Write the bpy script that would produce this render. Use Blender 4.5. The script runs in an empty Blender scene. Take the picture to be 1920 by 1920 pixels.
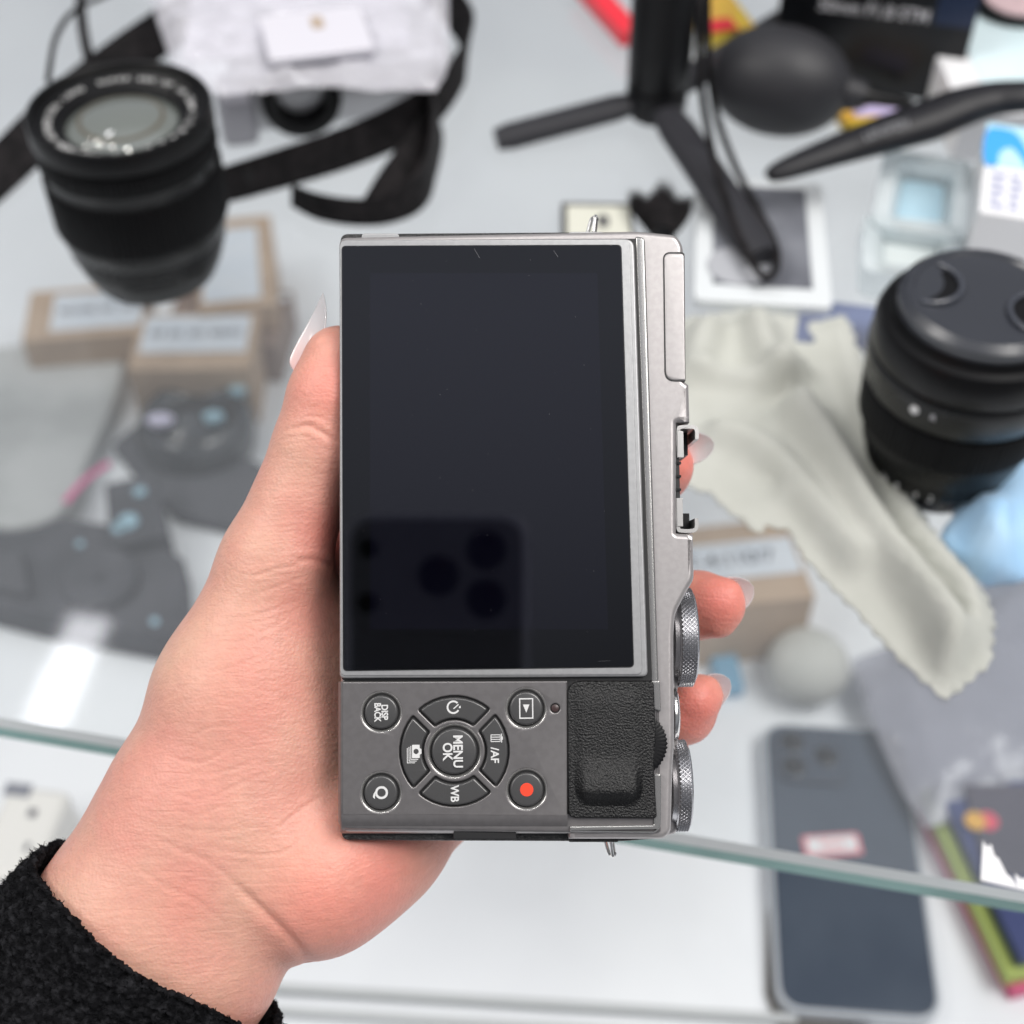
import bpy, bmesh, math, random
import numpy as np
from mathutils import Vector, Matrix, noise
from mathutils.geometry import delaunay_2d_cdt
random.seed(7)
S = bpy.context.scene
COL = S.collection
PI = math.pi

# ------------------------------------------------------------------ camera
HZ, PITCH, FPX = 0.33, math.radians(47), 2600.0      # height over the glass, tilt down, focal length in photo pixels
R = Vector((1, 0, 0)); U = Vector((0, math.sin(PITCH), math.cos(PITCH))); F = Vector((0, math.cos(PITCH), -math.sin(PITCH)))
EYE = Vector((0, 0, HZ))
cd = bpy.data.cameras.new('camera'); cam = bpy.data.objects.new('camera', cd); COL.objects.link(cam)
cam.location = EYE; cam.rotation_euler = (math.radians(90) - PITCH, 0, 0)
cd.sensor_width = 36; cd.lens = 36 * FPX / 1920; cd.clip_start = 0.005; cd.clip_end = 60
cd.dof.use_dof = True; cd.dof.focus_distance = 0.268; cd.dof.aperture_fstop = 11.2; cd.dof.aperture_blades = 0
S.camera = cam
S.render.resolution_x = S.render.resolution_y = 1024
S.view_settings.view_transform = 'Standard'; S.view_settings.look = 'None'
S.view_settings.exposure = 0.12; S.view_settings.gamma = 1.0; S.view_settings.use_curve_mapping = False
S.render.engine = 'CYCLES'
S.cycles.max_bounces = 10; S.cycles.transparent_max_bounces = 12; S.cycles.caustics_reflective = False; S.cycles.caustics_refractive = False
S.cycles.use_denoising = True

# ------------------------------------------------------------------ light of the shop
W = bpy.data.worlds.new('World'); S.world = W; W.use_nodes = True
wn = W.node_tree.nodes; wl = W.node_tree.links
tc = wn.new('ShaderNodeTexCoord'); sx = wn.new('ShaderNodeSeparateXYZ'); rp = wn.new('ShaderNodeValToRGB')
wl.new(tc.outputs['Generated'], sx.inputs[0]); mr = wn.new('ShaderNodeMapRange'); mr.inputs['From Min'].default_value = -1
wl.new(sx.outputs['Z'], mr.inputs['Value']); wl.new(mr.outputs[0], rp.inputs[0])
e = rp.color_ramp.elements
e[0].position = 0.0; e[0].color = (.30, .31, .33, 1); e[1].position = 1.0; e[1].color = (.80, .82, .88, 1)
k = e.new(.50); k.color = (.16, .165, .18, 1); k = e.new(.66); k.color = (.30, .31, .34, 1); k = e.new(.865); k.color = (.27, .275, .29, 1); k = e.new(.95); k.color = (.78, .80, .86, 1)
wl.new(rp.outputs[0], wn['Background'].inputs[0]); wn['Background'].inputs[1].default_value = 0.80

def lamp(name, loc, target, sx_, sy_, power, col=(1, .97, .93), roll=0):
    l = bpy.data.lights.new(name, 'AREA'); l.shape = 'RECTANGLE'; l.size = sx_; l.size_y = sy_; l.energy = power; l.color = col
    o = bpy.data.objects.new(name, l); COL.objects.link(o); o.location = loc
    d = (Vector(target) - Vector(loc)).normalized()
    o.rotation_euler = (d.to_track_quat('-Z', 'Y').to_matrix().to_4x4() @ Matrix.Rotation(roll, 4, 'Z')).to_euler()
    return o
lamp('ceiling_panel', (-1.45, -0.15, 1.75), (0, .3, 0), .9, .6, 17)
lamp('ceiling_panel', (0.95, -0.05, 1.8), (0, .3, 0), 1.3, .9, 34)
for lx, ly in ((-.9, .25), (-.55, .05), (-.2, .55), (.25, .35), (-.75, .75), (.05, -.1), (-1.6, 1.6), (-1.2, 1.0), (-1.9, 1.15), (-1.5, .6), (-1.35, 1.3), (1.7, 1.3)):
    dl = lamp('ceiling_downlight', (lx, ly, 2.2), (lx, ly, 0), .06, .06, 1.3, col=(1, .96, .90)); dl.data.shape = 'DISK'

# ------------------------------------------------------------------ pixel helpers: a photo pixel's ray met with a real plane
def ray(x, y): return F + R * ((x - 960) / FPX) + U * ((960 - y) / FPX)
def gp(x, y, z=0.0):
    d = ray(x, y); return EYE + d * ((z - EYE.z) / d.z)
NB = -(F + R * (-48 / FPX) + U * (-204 / FPX)).normalized()
r0 = R * math.cos(.0125) + U * math.sin(.0125)
AX = (r0 - NB * NB.dot(r0)).normalized(); BX = NB.cross(AX)
OB = EYE + ray(960, 960) * 0.267
BM = Matrix(((AX.x, BX.x, NB.x, OB.x), (AX.y, BX.y, NB.y, OB.y), (AX.z, BX.z, NB.z, OB.z), (0, 0, 0, 1)))
BMI = BM.inverted()
def bp(x, y, c=0.0):                # pixel -> millimetres in the held camera's frame, c mm in front of the screen glass
    d = ray(x, y); o = OB + NB * (c / 1000)
    t = (o - EYE).dot(NB) / d.dot(NB); q = BMI @ (EYE + d * t)
    return (q.x * 1000, q.y * 1000)
BMM = BM @ Matrix.Scale(.001, 4)    # the same frame, fed in millimetres

# ------------------------------------------------------------------ scene bookkeeping
def tag(o, label=None, cat=None, group=None, kind=None):
    if label: o['label'] = label
    if cat: o['category'] = cat
    if group: o['group'] = group
    if kind: o['kind'] = kind
    return o
def thing(name, label, cat, M=None, loc=None, group=None):
    o = bpy.data.objects.new(name, None); COL.objects.link(o); o.empty_display_size = .01
    o.matrix_world = M if M is not None else Matrix.Translation(Vector(loc or (0, 0, 0)))
    return tag(o, label, cat, group)
def world_of(o):
    m = Matrix(o.matrix_basis); p = o.parent
    while p: m = p.matrix_basis @ m; p = p.parent
    return m
def link(name, me, mat, parent=None, smooth=35, bevel=0, bseg=2, base=None):
    """mesh given in WORLD coordinates -> object (local to its parent, or with its origin at its base)"""
    o = bpy.data.objects.new(name, me); COL.objects.link(o)
    if parent is not None:
        me.transform(world_of(parent).inverted()); o.parent = parent
    else:
        if base is None:
            co = np.empty(len(me.vertices) * 3); me.vertices.foreach_get('co', co); co = co.reshape(-1, 3)
            mn, mx = co.min(0), co.max(0); base = Vector(((mn[0] + mx[0]) / 2, (mn[1] + mx[1]) / 2, mn[2]))
        me.transform(Matrix.Translation(-Vector(base))); o.location = base
    if mat is not None and len(me.materials) == 0: me.materials.append(mat)
    if bevel:
        b = o.modifiers.new('bevel', 'BEVEL'); b.width = bevel; b.segments = bseg; b.limit_method = 'ANGLE'; b.angle_limit = math.radians(30); b.harden_normals = True
    if smooth:
        me.shade_smooth()
        if smooth < 180: me.set_sharp_from_angle(angle=math.radians(smooth))
    return o

class MB:
    def __init__(s, M=None): s.v = []; s.f = []; s.M = M or Matrix()
    def add(s, vs, fs):
        n = len(s.v); s.v += [tuple(s.M @ Vector(p)) for p in vs]; s.f += [tuple(i + n for i in f) for f in fs]
    def box(s, x0, x1, y0, y1, z0, z1):
        s.add([(x0, y0, z0), (x1, y0, z0), (x1, y1, z0), (x0, y1, z0), (x0, y0, z1), (x1, y0, z1), (x1, y1, z1), (x0, y1, z1)],
              [(0, 3, 2, 1), (4, 5, 6, 7), (0, 1, 5, 4), (1, 2, 6, 5), (2, 3, 7, 6), (3, 0, 4, 7)])
    def prism(s, pts, z0, z1):
        n = len(pts)
        if sum(pts[i][0] * pts[(i + 1) % n][1] - pts[(i + 1) % n][0] * pts[i][1] for i in range(n)) < 0: pts = pts[::-1]
        s.add([(p[0], p[1], z0) for p in pts] + [(p[0], p[1], z1) for p in pts],
              [tuple(range(n))[::-1], tuple(range(n, 2 * n))] + [(i, (i + 1) % n, n + (i + 1) % n, n + i) for i in range(n)])
    def lathe(s, prof, seg=64, axis=None, rf=None, cap0=True, cap1=True):
        """prof: (r, z) pairs; rf(theta, j) -> radius offset"""
        vs = []; fs = []; n = len(prof)
        for j, (r, z) in enumerate(prof):
            for i in range(seg):
                t = 2 * PI * i / seg; q = r + (rf(t, j) if rf else 0)
                vs.append((q * math.cos(t), q * math.sin(t), z))
        for j in range(n - 1):
            for i in range(seg):
                a = j * seg + i; b = j * seg + (i + 1) % seg; fs.append((a, b, b + seg, a + seg))
        if cap0: fs.append(tuple(range(seg))[::-1])
        if cap1: fs.append(tuple(range((n - 1) * seg, n * seg)))
        s.add(vs, fs)
    def tube(s, pts, rad, seg=10, flat=1.0, up=None, caps=True):
        pts = [Vector(p) for p in pts]; n = len(pts); vs = []; fs = []
        rr = rad if isinstance(rad, (list, tuple)) else [rad] * n
        u = Vector(up) if up else Vector((0, 0, 1))
        for j in range(n):
            t = (pts[min(j + 1, n - 1)] - pts[max(j - 1, 0)]).normalized()
            x = t.cross(u)
            if x.length < 1e-5: x = t.cross(Vector((1, 0, 0)))
            x.normalize(); y = x.cross(t).normalized()
            if not up: u = y
            for i in range(seg):
                a = 2 * PI * i / seg; vs.append(pts[j] + x * (rr[j] * math.cos(a)) + y * (rr[j] * flat * math.sin(a)))
        for j in range(n - 1):
            for i in range(seg):
                a = j * seg + i; b = j * seg + (i + 1) % seg; fs.append((a, b, b + seg, a + seg))
        if caps: fs += [tuple(range(seg))[::-1], tuple(range((n - 1) * seg, n * seg))]
        s.add(vs, fs)
    def ribbon(s, pts, wid, th, n2=None):
        """pts: centres, wid: width vectors, th: thickness"""
        n = len(pts); vs = []; fs = []
        for j in range(n):
            t = (Vector(pts[min(j + 1, n - 1)]) - Vector(pts[max(j - 1, 0)])).normalized()
            w = Vector(wid[j]) * .5; q = t.cross(w).normalized() * (th / 2); c = Vector(pts[j])
            vs += [c - w - q, c + w - q, c + w + q, c - w + q]
        for j in range(n - 1):
            for i in range(4):
                a = 4 * j + i; b = 4 * j + (i + 1) % 4; fs.append((a, b, b + 4, a + 4))
        fs += [(3, 2, 1, 0), tuple(4 * (n - 1) + i for i in range(4))]
        s.add(vs, fs)
    def grid(s, P, closed=False):
        """P[j][i] points"""
        n = len(P); m = len(P[0]); fs = []
        for j in range(n - 1):
            for i in range(m if closed else m - 1):
                a = j * m + i; b = j * m + (i + 1) % m; fs.append((a, b, b + m, a + m))
        s.add([p for row in P for p in row], fs)
    def build(s, name, mat, parent=None, smooth=35, bevel=0, bseg=2, fixn=True, base=None):
        me = bpy.data.meshes.new(name); me.from_pydata(s.v, [], s.f); me.update()
        if fixn:
            bm = bmesh.new(); bm.from_mesh(me); bmesh.ops.recalc_face_normals(bm, faces=bm.faces); bm.to_mesh(me); bm.free()
        return link(name, me, mat, parent, smooth, bevel, bseg, base)

def spline(P, n=8, closed=False):
    P = [Vector(p) if len(p) == 3 else Vector((p[0], p[1], 0)) for p in P]; out = []; N = len(P)
    for i in range(N if closed else N - 1):
        if closed: a, b, c, d = P[(i - 1) % N], P[i], P[(i + 1) % N], P[(i + 2) % N]
        else: a, b, c, d = P[max(i - 1, 0)], P[i], P[i + 1], P[min(i + 2, N - 1)]
        for k in range(n):
            t = k / n
            out.append(.5 * ((2 * b) + (c - a) * t + (2 * a - 5 * b + 4 * c - d) * t * t + (3 * b - a - 3 * c + d) * t ** 3))
    if not closed: out.append(P[-1])
    return out
def rounded(pts, rad, seg=6):
    """polygon with rounded corners; rad a number or a list"""
    n = len(pts); out = []
    for i in range(n):
        p = Vector(pts[i][:2]); a = Vector(pts[i - 1][:2]); b = Vector(pts[(i + 1) % n][:2])
        r = rad[i] if isinstance(rad, (list, tuple)) else rad
        if r <= 0: out.append((p.x, p.y)); continue
        da = (a - p).normalized(); db = (b - p).normalized(); r_ = min(r, (a - p).length * .49, (b - p).length * .49)
        q0 = p + da * r_; q1 = p + db * r_
        for k in range(seg + 1):
            t = k / seg; q = q0 * (1 - t) ** 2 + p * 2 * t * (1 - t) + q1 * t * t; out.append((q.x, q.y))
    return out
def circ(cx, cy, r, n=48): return [(cx + r * math.cos(2 * PI * i / n), cy + r * math.sin(2 * PI * i / n)) for i in range(n)]

def plate(name, loops, z0, z1, M, mat, parent, bevel=0.0, bres=2, smooth=35):
    """outline plus holes, extruded from z0 to z1 with bevelled rims, in frame M"""
    cu = bpy.data.curves.new(name, 'CURVE'); cu.dimensions = '2D'; cu.fill_mode = 'BOTH'
    for L in loops:
        sp = cu.splines.new('POLY'); sp.points.add(len(L) - 1); sp.use_cyclic_u = True
        for i, p in enumerate(L): sp.points[i].co = (p[0], p[1], 0, 1)
    cu.extrude = max((z1 - z0) / 2 - bevel, 1e-4); cu.bevel_depth = bevel; cu.bevel_resolution = bres; cu.offset = -bevel
    to = bpy.data.objects.new('tmp', cu); me = bpy.data.meshes.new_from_object(to)
    bpy.data.objects.remove(to); bpy.data.curves.remove(cu)
    bm = bmesh.new(); bm.from_mesh(me); bmesh.ops.remove_doubles(bm, verts=bm.verts, dist=1e-5); bm.to_mesh(me); bm.free()
    me.transform(M @ Matrix.Translation((0, 0, (z0 + z1) / 2)))
    me.materials.clear(); me.name = name
    o = link(name, me, mat, parent, smooth)
    if bevel: wm = o.modifiers.new('weighted', 'WEIGHTED_NORMAL'); wm.keep_sharp = True; wm.weight = 100
    return o
def text(name, s, size, M, mat, parent, ext=0.02, sx_=1.0, align='CENTER', space=1.0, line=1.0, bold=0.0):
    cu = bpy.data.curves.new(name, 'FONT'); cu.body = s; cu.size = size; cu.align_x = align; cu.align_y = 'CENTER'
    cu.extrude = ext; cu.space_character = space; cu.space_line = line; cu.offset = bold
    to = bpy.data.objects.new('tmp', cu); me = bpy.data.meshes.new_from_object(to)
    bpy.data.objects.remove(to); bpy.data.curves.remove(cu)
    me.transform(M @ Matrix.Diagonal((sx_, 1, 1, 1))); me.materials.clear(); me.name = name
    return link(name, me, mat, parent, 0)

# ------------------------------------------------------------------ materials
def mat(name, col, rough=.5, metal=0.0, col2=None, nscale=60, ncon=(.4, .6), bump=0.0, bscale=300, bdist=.0005, spec=.5, coat=0.0, sss=0.0,
        sssr=(1, .35, .2), ssss=.004, trans=0.0, alpha=1.0, emit=None, estr=1.0, bkind='noise', rvar=0.0, coords='Object', aniso=None, sheen=0):
    m = bpy.data.materials.new(name); m.use_nodes = True; n = m.node_tree.nodes; l = m.node_tree.links; b = n['Principled BSDF']
    b.inputs['Base Color'].default_value = (*col, 1); b.inputs['Roughness'].default_value = rough; b.inputs['Metallic'].default_value = metal
    b.inputs['Specular IOR Level'].default_value = spec; b.inputs['Coat Weight'].default_value = coat; b.inputs['Coat Roughness'].default_value = .08
    b.inputs['Transmission Weight'].default_value = trans; b.inputs['Alpha'].default_value = alpha
    if sheen: b.inputs['Sheen Weight'].default_value = sheen
    if sss: b.inputs['Subsurface Weight'].default_value = sss; b.inputs['Subsurface Radius'].default_value = sssr; b.inputs['Subsurface Scale'].default_value = ssss
    if emit: b.inputs['Emission Color'].default_value = (*emit, 1); b.inputs['Emission Strength'].default_value = estr
    t = n.new('ShaderNodeTexCoord'); mp = n.new('ShaderNodeMapping'); l.new(t.outputs[coords], mp.inputs[0])
    if aniso: mp.inputs['Scale'].default_value = aniso
    if col2 is not None or rvar:
        ns = n.new('ShaderNodeTexNoise'); ns.inputs['Scale'].default_value = nscale; ns.inputs['Detail'].default_value = 4; l.new(mp.outputs[0], ns.inputs[0])
        if col2 is not None:
            cr = n.new('ShaderNodeValToRGB'); cr.color_ramp.elements[0].position = ncon[0]; cr.color_ramp.elements[1].position = ncon[1]
            cr.color_ramp.elements[0].color = (*col, 1); cr.color_ramp.elements[1].color = (*col2, 1)
            l.new(ns.outputs[0], cr.inputs[0]); l.new(cr.outputs[0], b.inputs['Base Color'])
        if rvar:
            q = n.new('ShaderNodeMapRange'); q.inputs['To Min'].default_value = rough - rvar; q.inputs['To Max'].default_value = rough + rvar
            q.inputs['From Min'].default_value = .3; q.inputs['From Max'].default_value = .7
            l.new(ns.outputs[0], q.inputs[0]); l.new(q.outputs[0], b.inputs['Roughness'])
    if bump:
        bn = n.new('ShaderNodeBump'); bn.inputs['Strength'].default_value = bump; bn.inputs['Distance'].default_value = bdist
        if bkind == 'voronoi':
            tx = n.new('ShaderNodeTexVoronoi'); tx.feature = 'SMOOTH_F1'; out = tx.outputs['Distance']; bn.invert = True
        else:
            tx = n.new('ShaderNodeTexNoise'); tx.inputs['Detail'].default_value = 5; out = tx.outputs[0]
        tx.inputs['Scale'].default_value = bscale; l.new(mp.outputs[0], tx.inputs[0] if bkind == 'noise' else tx.inputs['Vector'])
        l.new(out, bn.inputs['Height']); l.new(bn.outputs[0], b.inputs['Normal'])
    return m
def thin_glass(name, tint=(.9, .95, .94), rough=.02, mixf=1.45, haze=0.0, hazecol=(.8, .82, .84), bump=0.0, bscale=40):
    m = bpy.data.materials.new(name); m.use_nodes = True; n = m.node_tree.nodes; l = m.node_tree.links; n.remove(n['Principled BSDF'])
    tr = n.new('ShaderNodeBsdfTransparent'); tr.inputs[0].default_value = (*tint, 1)
    gl = n.new('ShaderNodeBsdfGlossy'); gl.inputs['Roughness'].default_value = rough; gl.inputs[0].default_value = (.95, .97, 1, 1)
    fr = n.new('ShaderNodeFresnel'); fr.inputs[0].default_value = mixf; mx = n.new('ShaderNodeMixShader')
    l.new(fr.outputs[0], mx.inputs[0]); l.new(tr.outputs[0], mx.inputs[1]); l.new(gl.outputs[0], mx.inputs[2]); out = mx
    if bump:
        t = n.new('ShaderNodeTexCoord'); ns = n.new('ShaderNodeTexNoise'); ns.inputs['Scale'].default_value = bscale; l.new(t.outputs['Object'], ns.inputs[0])
        bn = n.new('ShaderNodeBump'); bn.inputs['Strength'].default_value = bump; bn.inputs['Distance'].default_value = .002
        l.new(ns.outputs[0], bn.inputs['Height']); l.new(bn.outputs[0], gl.inputs['Normal']); l.new(bn.outputs[0], fr.inputs['Normal'])
    if haze:
        df = n.new('ShaderNodeBsdfDiffuse'); df.inputs[0].default_value = (*hazecol, 1); m2 = n.new('ShaderNodeMixShader'); m2.inputs[0].default_value = haze
        l.new(out.outputs[0], m2.inputs[1]); l.new(df.outputs[0], m2.inputs[2]); out = m2
    l.new(out.outputs[0], n['Material Output'].inputs[0]); return m

M_ = {}
M_['silver'] = mat('silver_paint', (.375, .355, .355), .34, .55, col2=(.40, .38, .38), nscale=900, bump=.12, bscale=5200, bdist=.0001, spec=.5)
M_['frame'] = mat('frame_silver', (.36, .362, .368), .34, .55, col2=(.39, .392, .398), nscale=900, bump=.12, bscale=5200, bdist=.0001)
M_['shoe'] = mat('shoe_steel', (.50, .49, .48), .28, .7)
M_['rim'] = mat('bright_rim', (.62, .61, .60), .25, .8)
M_['panel'] = mat('grey_panel_paint', (.185, .176, .178), .33, .6, col2=(.20, .191, .193), nscale=700, bump=.10, bscale=5200, bdist=.0001)
M_['button'] = mat('button_paint', (.095, .094, .095), .30, .5, bump=.06, bscale=5200, bdist=.0001)
M_['chrome'] = mat('chrome', (.80, .79, .77), .16, 1.0, rvar=.06, nscale=400)
M_['trim'] = mat('satin_trim', (.36, .355, .35), .24, .8)
M_['black'] = mat('black_gap', (.008, .008, .009), .5)
M_['rubber'] = mat('grip_rubber', (.004, .004, .0045), .30, bump=1.0, bscale=2600, bdist=.0003, spec=.42)
M_['leather'] = mat('leatherette', (.020, .020, .021), .35, bump=1.0, bscale=1500, bdist=.0006)
M_['glass_screen'] = mat('screen_glass', (.0003, .0004, .0004), .03, 0, spec=.62, coat=.0, rvar=.01, nscale=30)
M_['display'] = mat('display_area', (.0010, .0010, .0030), .03, 0, spec=.66)
for k_ in ('glass_screen', 'display'): M_[k_].node_tree.nodes['Principled BSDF'].inputs['Specular Tint'].default_value = (.86, .88, 1.0, 1)
M_['dust'] = mat('dust', (.5, .5, .52), .8)
M_['white_ink'] = mat('white_ink', (.62, .62, .62), .5)
M_['red'] = mat('red_ink', (.85, .06, .025), .4)
M_['dial_black'] = mat('dial_black', (.004, .004, .005), .45, spec=.25)
M_['knurl'] = mat('knurled_metal', (.50, .50, .52), .25, .9)
M_['led'] = mat('led_window', (.05, .03, .03), .3)
# ------------------------------------------------------------------ the glass case (setting)
ZL = -0.26                                                   # lower shelf
def plane(name, x0, x1, y0, y1, z, m, kind='structure'):
    b = MB(); b.add([(x0, y0, z), (x1, y0, z), (x1, y1, z), (x0, y1, z)], [(0, 1, 2, 3)]); o = b.build(name, m, smooth=0, fixn=False); tag(o, kind=kind); return o
M_['shelf_white'] = mat('white_laminate', (.78, .80, .835), .35, col2=(.83, .85, .88), nscale=5, rvar=.06, coords='Object')
plane('lower_shelf', -1.6, 1.6, -.3, 2.4, ZL, M_['shelf_white'])
M_['case_glass'] = thin_glass('case_glass', (.965, .98, .98), .045, 1.5, haze=.085, hazecol=(.70, .75, .80))  # diffuse haze painted in for the reflections that veil the lower shelf
M_['glass_edge'] = mat('green_glass_edge', (.06, .21, .185), .15, 0, col2=(.16, .36, .33), nscale=14, spec=.8)
M_['glass_bevel'] = mat('pale_glass_bevel', (.62, .66, .67), .2, 0, spec=.8)
e0 = gp(-260, 1301, 0); e1 = gp(2180, 1716, 0); ed = (e1 - e0); per = Vector((-ed.y, ed.x, 0)).normalized()
b0 = e0 - ed * 1.5; b1 = e1 + ed * 1.5; th = .0085
shelf = thing('glass_shelf', 'clear glass shelf with a green front edge, carrying the lenses and cloth', 'glass shelf', loc=(e0 + ed / 2))
g = MB(); q = [b0, b1, b1 + per * 2.2, b0 + per * 2.2]; g.add([tuple(p) for p in q], [(0, 1, 2, 3)]); g.build('glass_pane', M_['case_glass'], shelf, 0, fixn=False)
g = MB(); dn = Vector((0, 0, -1)); o1 = -per * .0012
g.add([b0, b1, b1 + o1 + dn * .0034, b0 + o1 + dn * .0034], [(0, 3, 2, 1)]); g.build('polished_bevel', M_['glass_bevel'], shelf, 0, fixn=False)
g = MB(); g.add([b0 + o1 + dn * .0034, b1 + o1 + dn * .0034, b1 + o1 + dn * th, b0 + o1 + dn * th], [(0, 3, 2, 1)]); g.build('front_edge', M_['glass_edge'], shelf, 0, fixn=False)

# ------------------------------------------------------------------ the held camera
body = thing('digital_camera', 'silver compact system camera held upright in the hand, black screen and buttons facing the viewer', 'camera', M=BM)
def P(x, y, c=0.0): return bp(x, y, c)
def poly(L, c=0.0): return [bp(x, y, c) for x, y in L]
# main shell: outline seen from behind
c0 = -3.0
outl = [(636, 446), (1196, 434), (1268, 441), (1281, 462), (1283, 716), (1291, 722), (1293, 793), (1268, 794), (1268, 1000), (1299, 1002), (1301, 1088), (1289, 1106), (1266, 1150), (1263, 1190), (1264, 1400), (1261, 1440), (1258, 1560), (1244, 1573), (1066, 1573), (1066, 1562), (640, 1561)]
rad = [1.6, 1.5, 2.6, 2.0, .1, .1, .15, .15, .15, .15, 2, .6, 1.2, 1, .5, 1, 1.6, 1.8, .2, .2, 1.6]
plate('body_shell', [rounded(poly(outl, c0), rad)], -12.5, -2.2, BMM, M_['silver'], body, bevel=1.15, bres=4)
# leather-covered middle, standing a little proud at both ends
leat = [(638, 438), (1196, 434), (1240, 440), (1240, 1572), (1166, 1578), (640, 1576)]
plate('leatherette_wrap', [rounded(poly(leat, -5.7), 1.6)], -25.5, -5.6, BMM, M_['leather'], body, bevel=.5)
front = [(640, 446), (1270, 442), (1272, 1566), (640, 1570)]
plate('front_shell', [rounded(poly(front, -13), 2)], -30, -12.4, BMM, M_['silver'], body, bevel=1.2)
# lens mount on the far side
g = MB(BMM @ Matrix.Translation((*P(900, 900, -30), 0))); g.lathe([(27, -30.1), (27, -32), (25.6, -32.4), (22, -32.4), (22, -29.5)], 64, cap0=False, cap1=True); g.build('lens_mount', M_['chrome'], body)
# end tabs, ports and slot seen on both short sides
def tabx(name, x0, x1, y0, y1, cz0, cz1, m, r=.5, bv=.12):
    plate(name, [rounded(poly([(x0, y0), (x1, y0), (x1, y1), (x0, y1)], cz1), r)], cz0, cz1, BMM, m, body, bevel=bv)
tabx('port_door', 678, 748, 437.5, 452, -14, -4.2, M_['frame'], .7)
tabx('lug_plate', 1066, 1133, 434.5, 448, -14, -4.0, M_['frame'], .7)
tabx('port_slot', 850, 968, 1560, 1574, -9.0, -2.6, M_['black'], .4)
tabx('battery_door', 1066, 1160, 1564, 1579, -22, -5.0, M_['leather'], .4)
# strap lugs: little chromed wire triangles
def lug(x, y, dy, tilt):
    g = MB(BMM); a, b = P(x, y, -12)
    L = [(a - 1.0, b, -10.5), (a - .2 + tilt, b + dy * 3.0, -11), (a + .7 + tilt, b + dy * 3.1, -12.5), (a + .6, b, -14.5)]
    g.tube(spline(L, 6), .42, 8); g.tube(spline([(a + .1, b, -9.5), (a + .35 + tilt, b + dy * 3.3, -10), (a + .9 + tilt, b + dy * 2.9, -11)], 5), .32, 8)
    g.build('strap_lug', M_['chrome'], body)
lug(1110, 441, 1, .15); lug(1142, 1570, -1, .15)
# flash cover on the cap: dark seam then a lid standing in it
fl = [(1244, 474), (1290, 474), (1290, 714), (1247, 714)]
plate('flash_seam', [rounded(poly([(1243, 472.5), (1283.5, 472.5), (1285.5, 715.5), (1246, 715.5)], -2.1), [1.5, .8, .3, 2.4])], -4, -2.13, BMM, M_['black'], body)
plate('flash_cover', [rounded(poly([(1244.8, 474.3), (1283.5, 474.3), (1286, 713.7), (1248, 713.7)], -2), [1.3, .9, .3, 2.2])], -9, -2.02, BMM, M_['silver'], body, bevel=.35, bres=3)
# ridge that frames the screen on its right
rid = [(1196, 446), (1213, 452), (1243, 1300), (1243, 1340), (1226, 1340), (1224, 1276)]
plate('screen_ridge', [rounded(poly([(1190, 444), (1209, 446), (1236, 1322), (1222, 1322)], -2), [.6, 1.6, .5, .3])], -6, -1.35, BMM, M_['trim'], body, bevel=.5, bres=3)
plate('screen_gap', [rounded(poly([(640, 450), (1206, 447), (1225, 1276), (640, 1276)], -1.4), .8)], -5, -1.5, BMM, M_['black'], body)
# tilting screen
scr = body
lid = plate('screen_frame', [rounded(poly([(636.5, 449), (1189, 447), (1215, 1269), (636.5, 1272)], -.3), [1.5, 2.0, 1.2, 1.0])], -4.6, -.28, BMM, M_['frame'], body, bevel=.42, bres=4)
plate('frame_rim', [rounded(poly([(638, 451), (1180, 449), (1204, 1265), (638, 1267)], -.3), 1.2)], -1.6, -.10, BMM, M_['frame'], lid, bevel=.12)
plate('glass_border', [rounded(poly([(640.3, 460.5), (1165.5, 458.5), (1189, 1251.5), (643, 1258.5)], 0), .9)], -1.0, .02, BMM, M_['black'], lid, bevel=.05)
sg = plate('screen_glass', [rounded(poly([(641.3, 461.8), (1164.2, 459.8), (1187.5, 1250), (644, 1257)], 0), .85)], -1.0, .05, BMM, M_['glass_screen'], lid, bevel=.04)
dg = MB(BMM); dp = poly([(694, 512), (1120, 512), (1140, 1180), (694, 1180)], .06); dg.add([(p[0], p[1], .056) for p in dp], [(0, 3, 2, 1)]); dg.build('display_area', M_['display'], sg, 0)
dg = MB(BMM)
for k in range(46):
    x = random.uniform(650, 1165); y = random.uniform(470, 1240); a, b = P(x, y, .06); r_ = random.choice([.03, .035, .05, .06]); dg.add([(a + r_ * math.cos(t) * random.uniform(.6, 1.2), b + r_ * math.sin(t), .066) for t in (0, 1.2, 2.5, 3.7, 5)], [(0, 1, 2, 3, 4)])
for (x0_, y0_, x1_, y1_) in ((889, 466, 899, 484), (1038, 470, 1046, 482), (1122, 1240, 1145, 1239)):
    a, b = P(x0_, y0_, .06); c_, d_ = P(x1_, y1_, .06); dg.add([(a, b, .066), (c_, d_, .066), (c_ + .05, d_ + .02, .066), (a + .05, b + .02, .066)], [(0, 1, 2, 3)])
M_['dust'] = mat('dust', (.16, .16, .17), .8); dg.build('dust_specks', M_['dust'], sg, 0)

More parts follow.
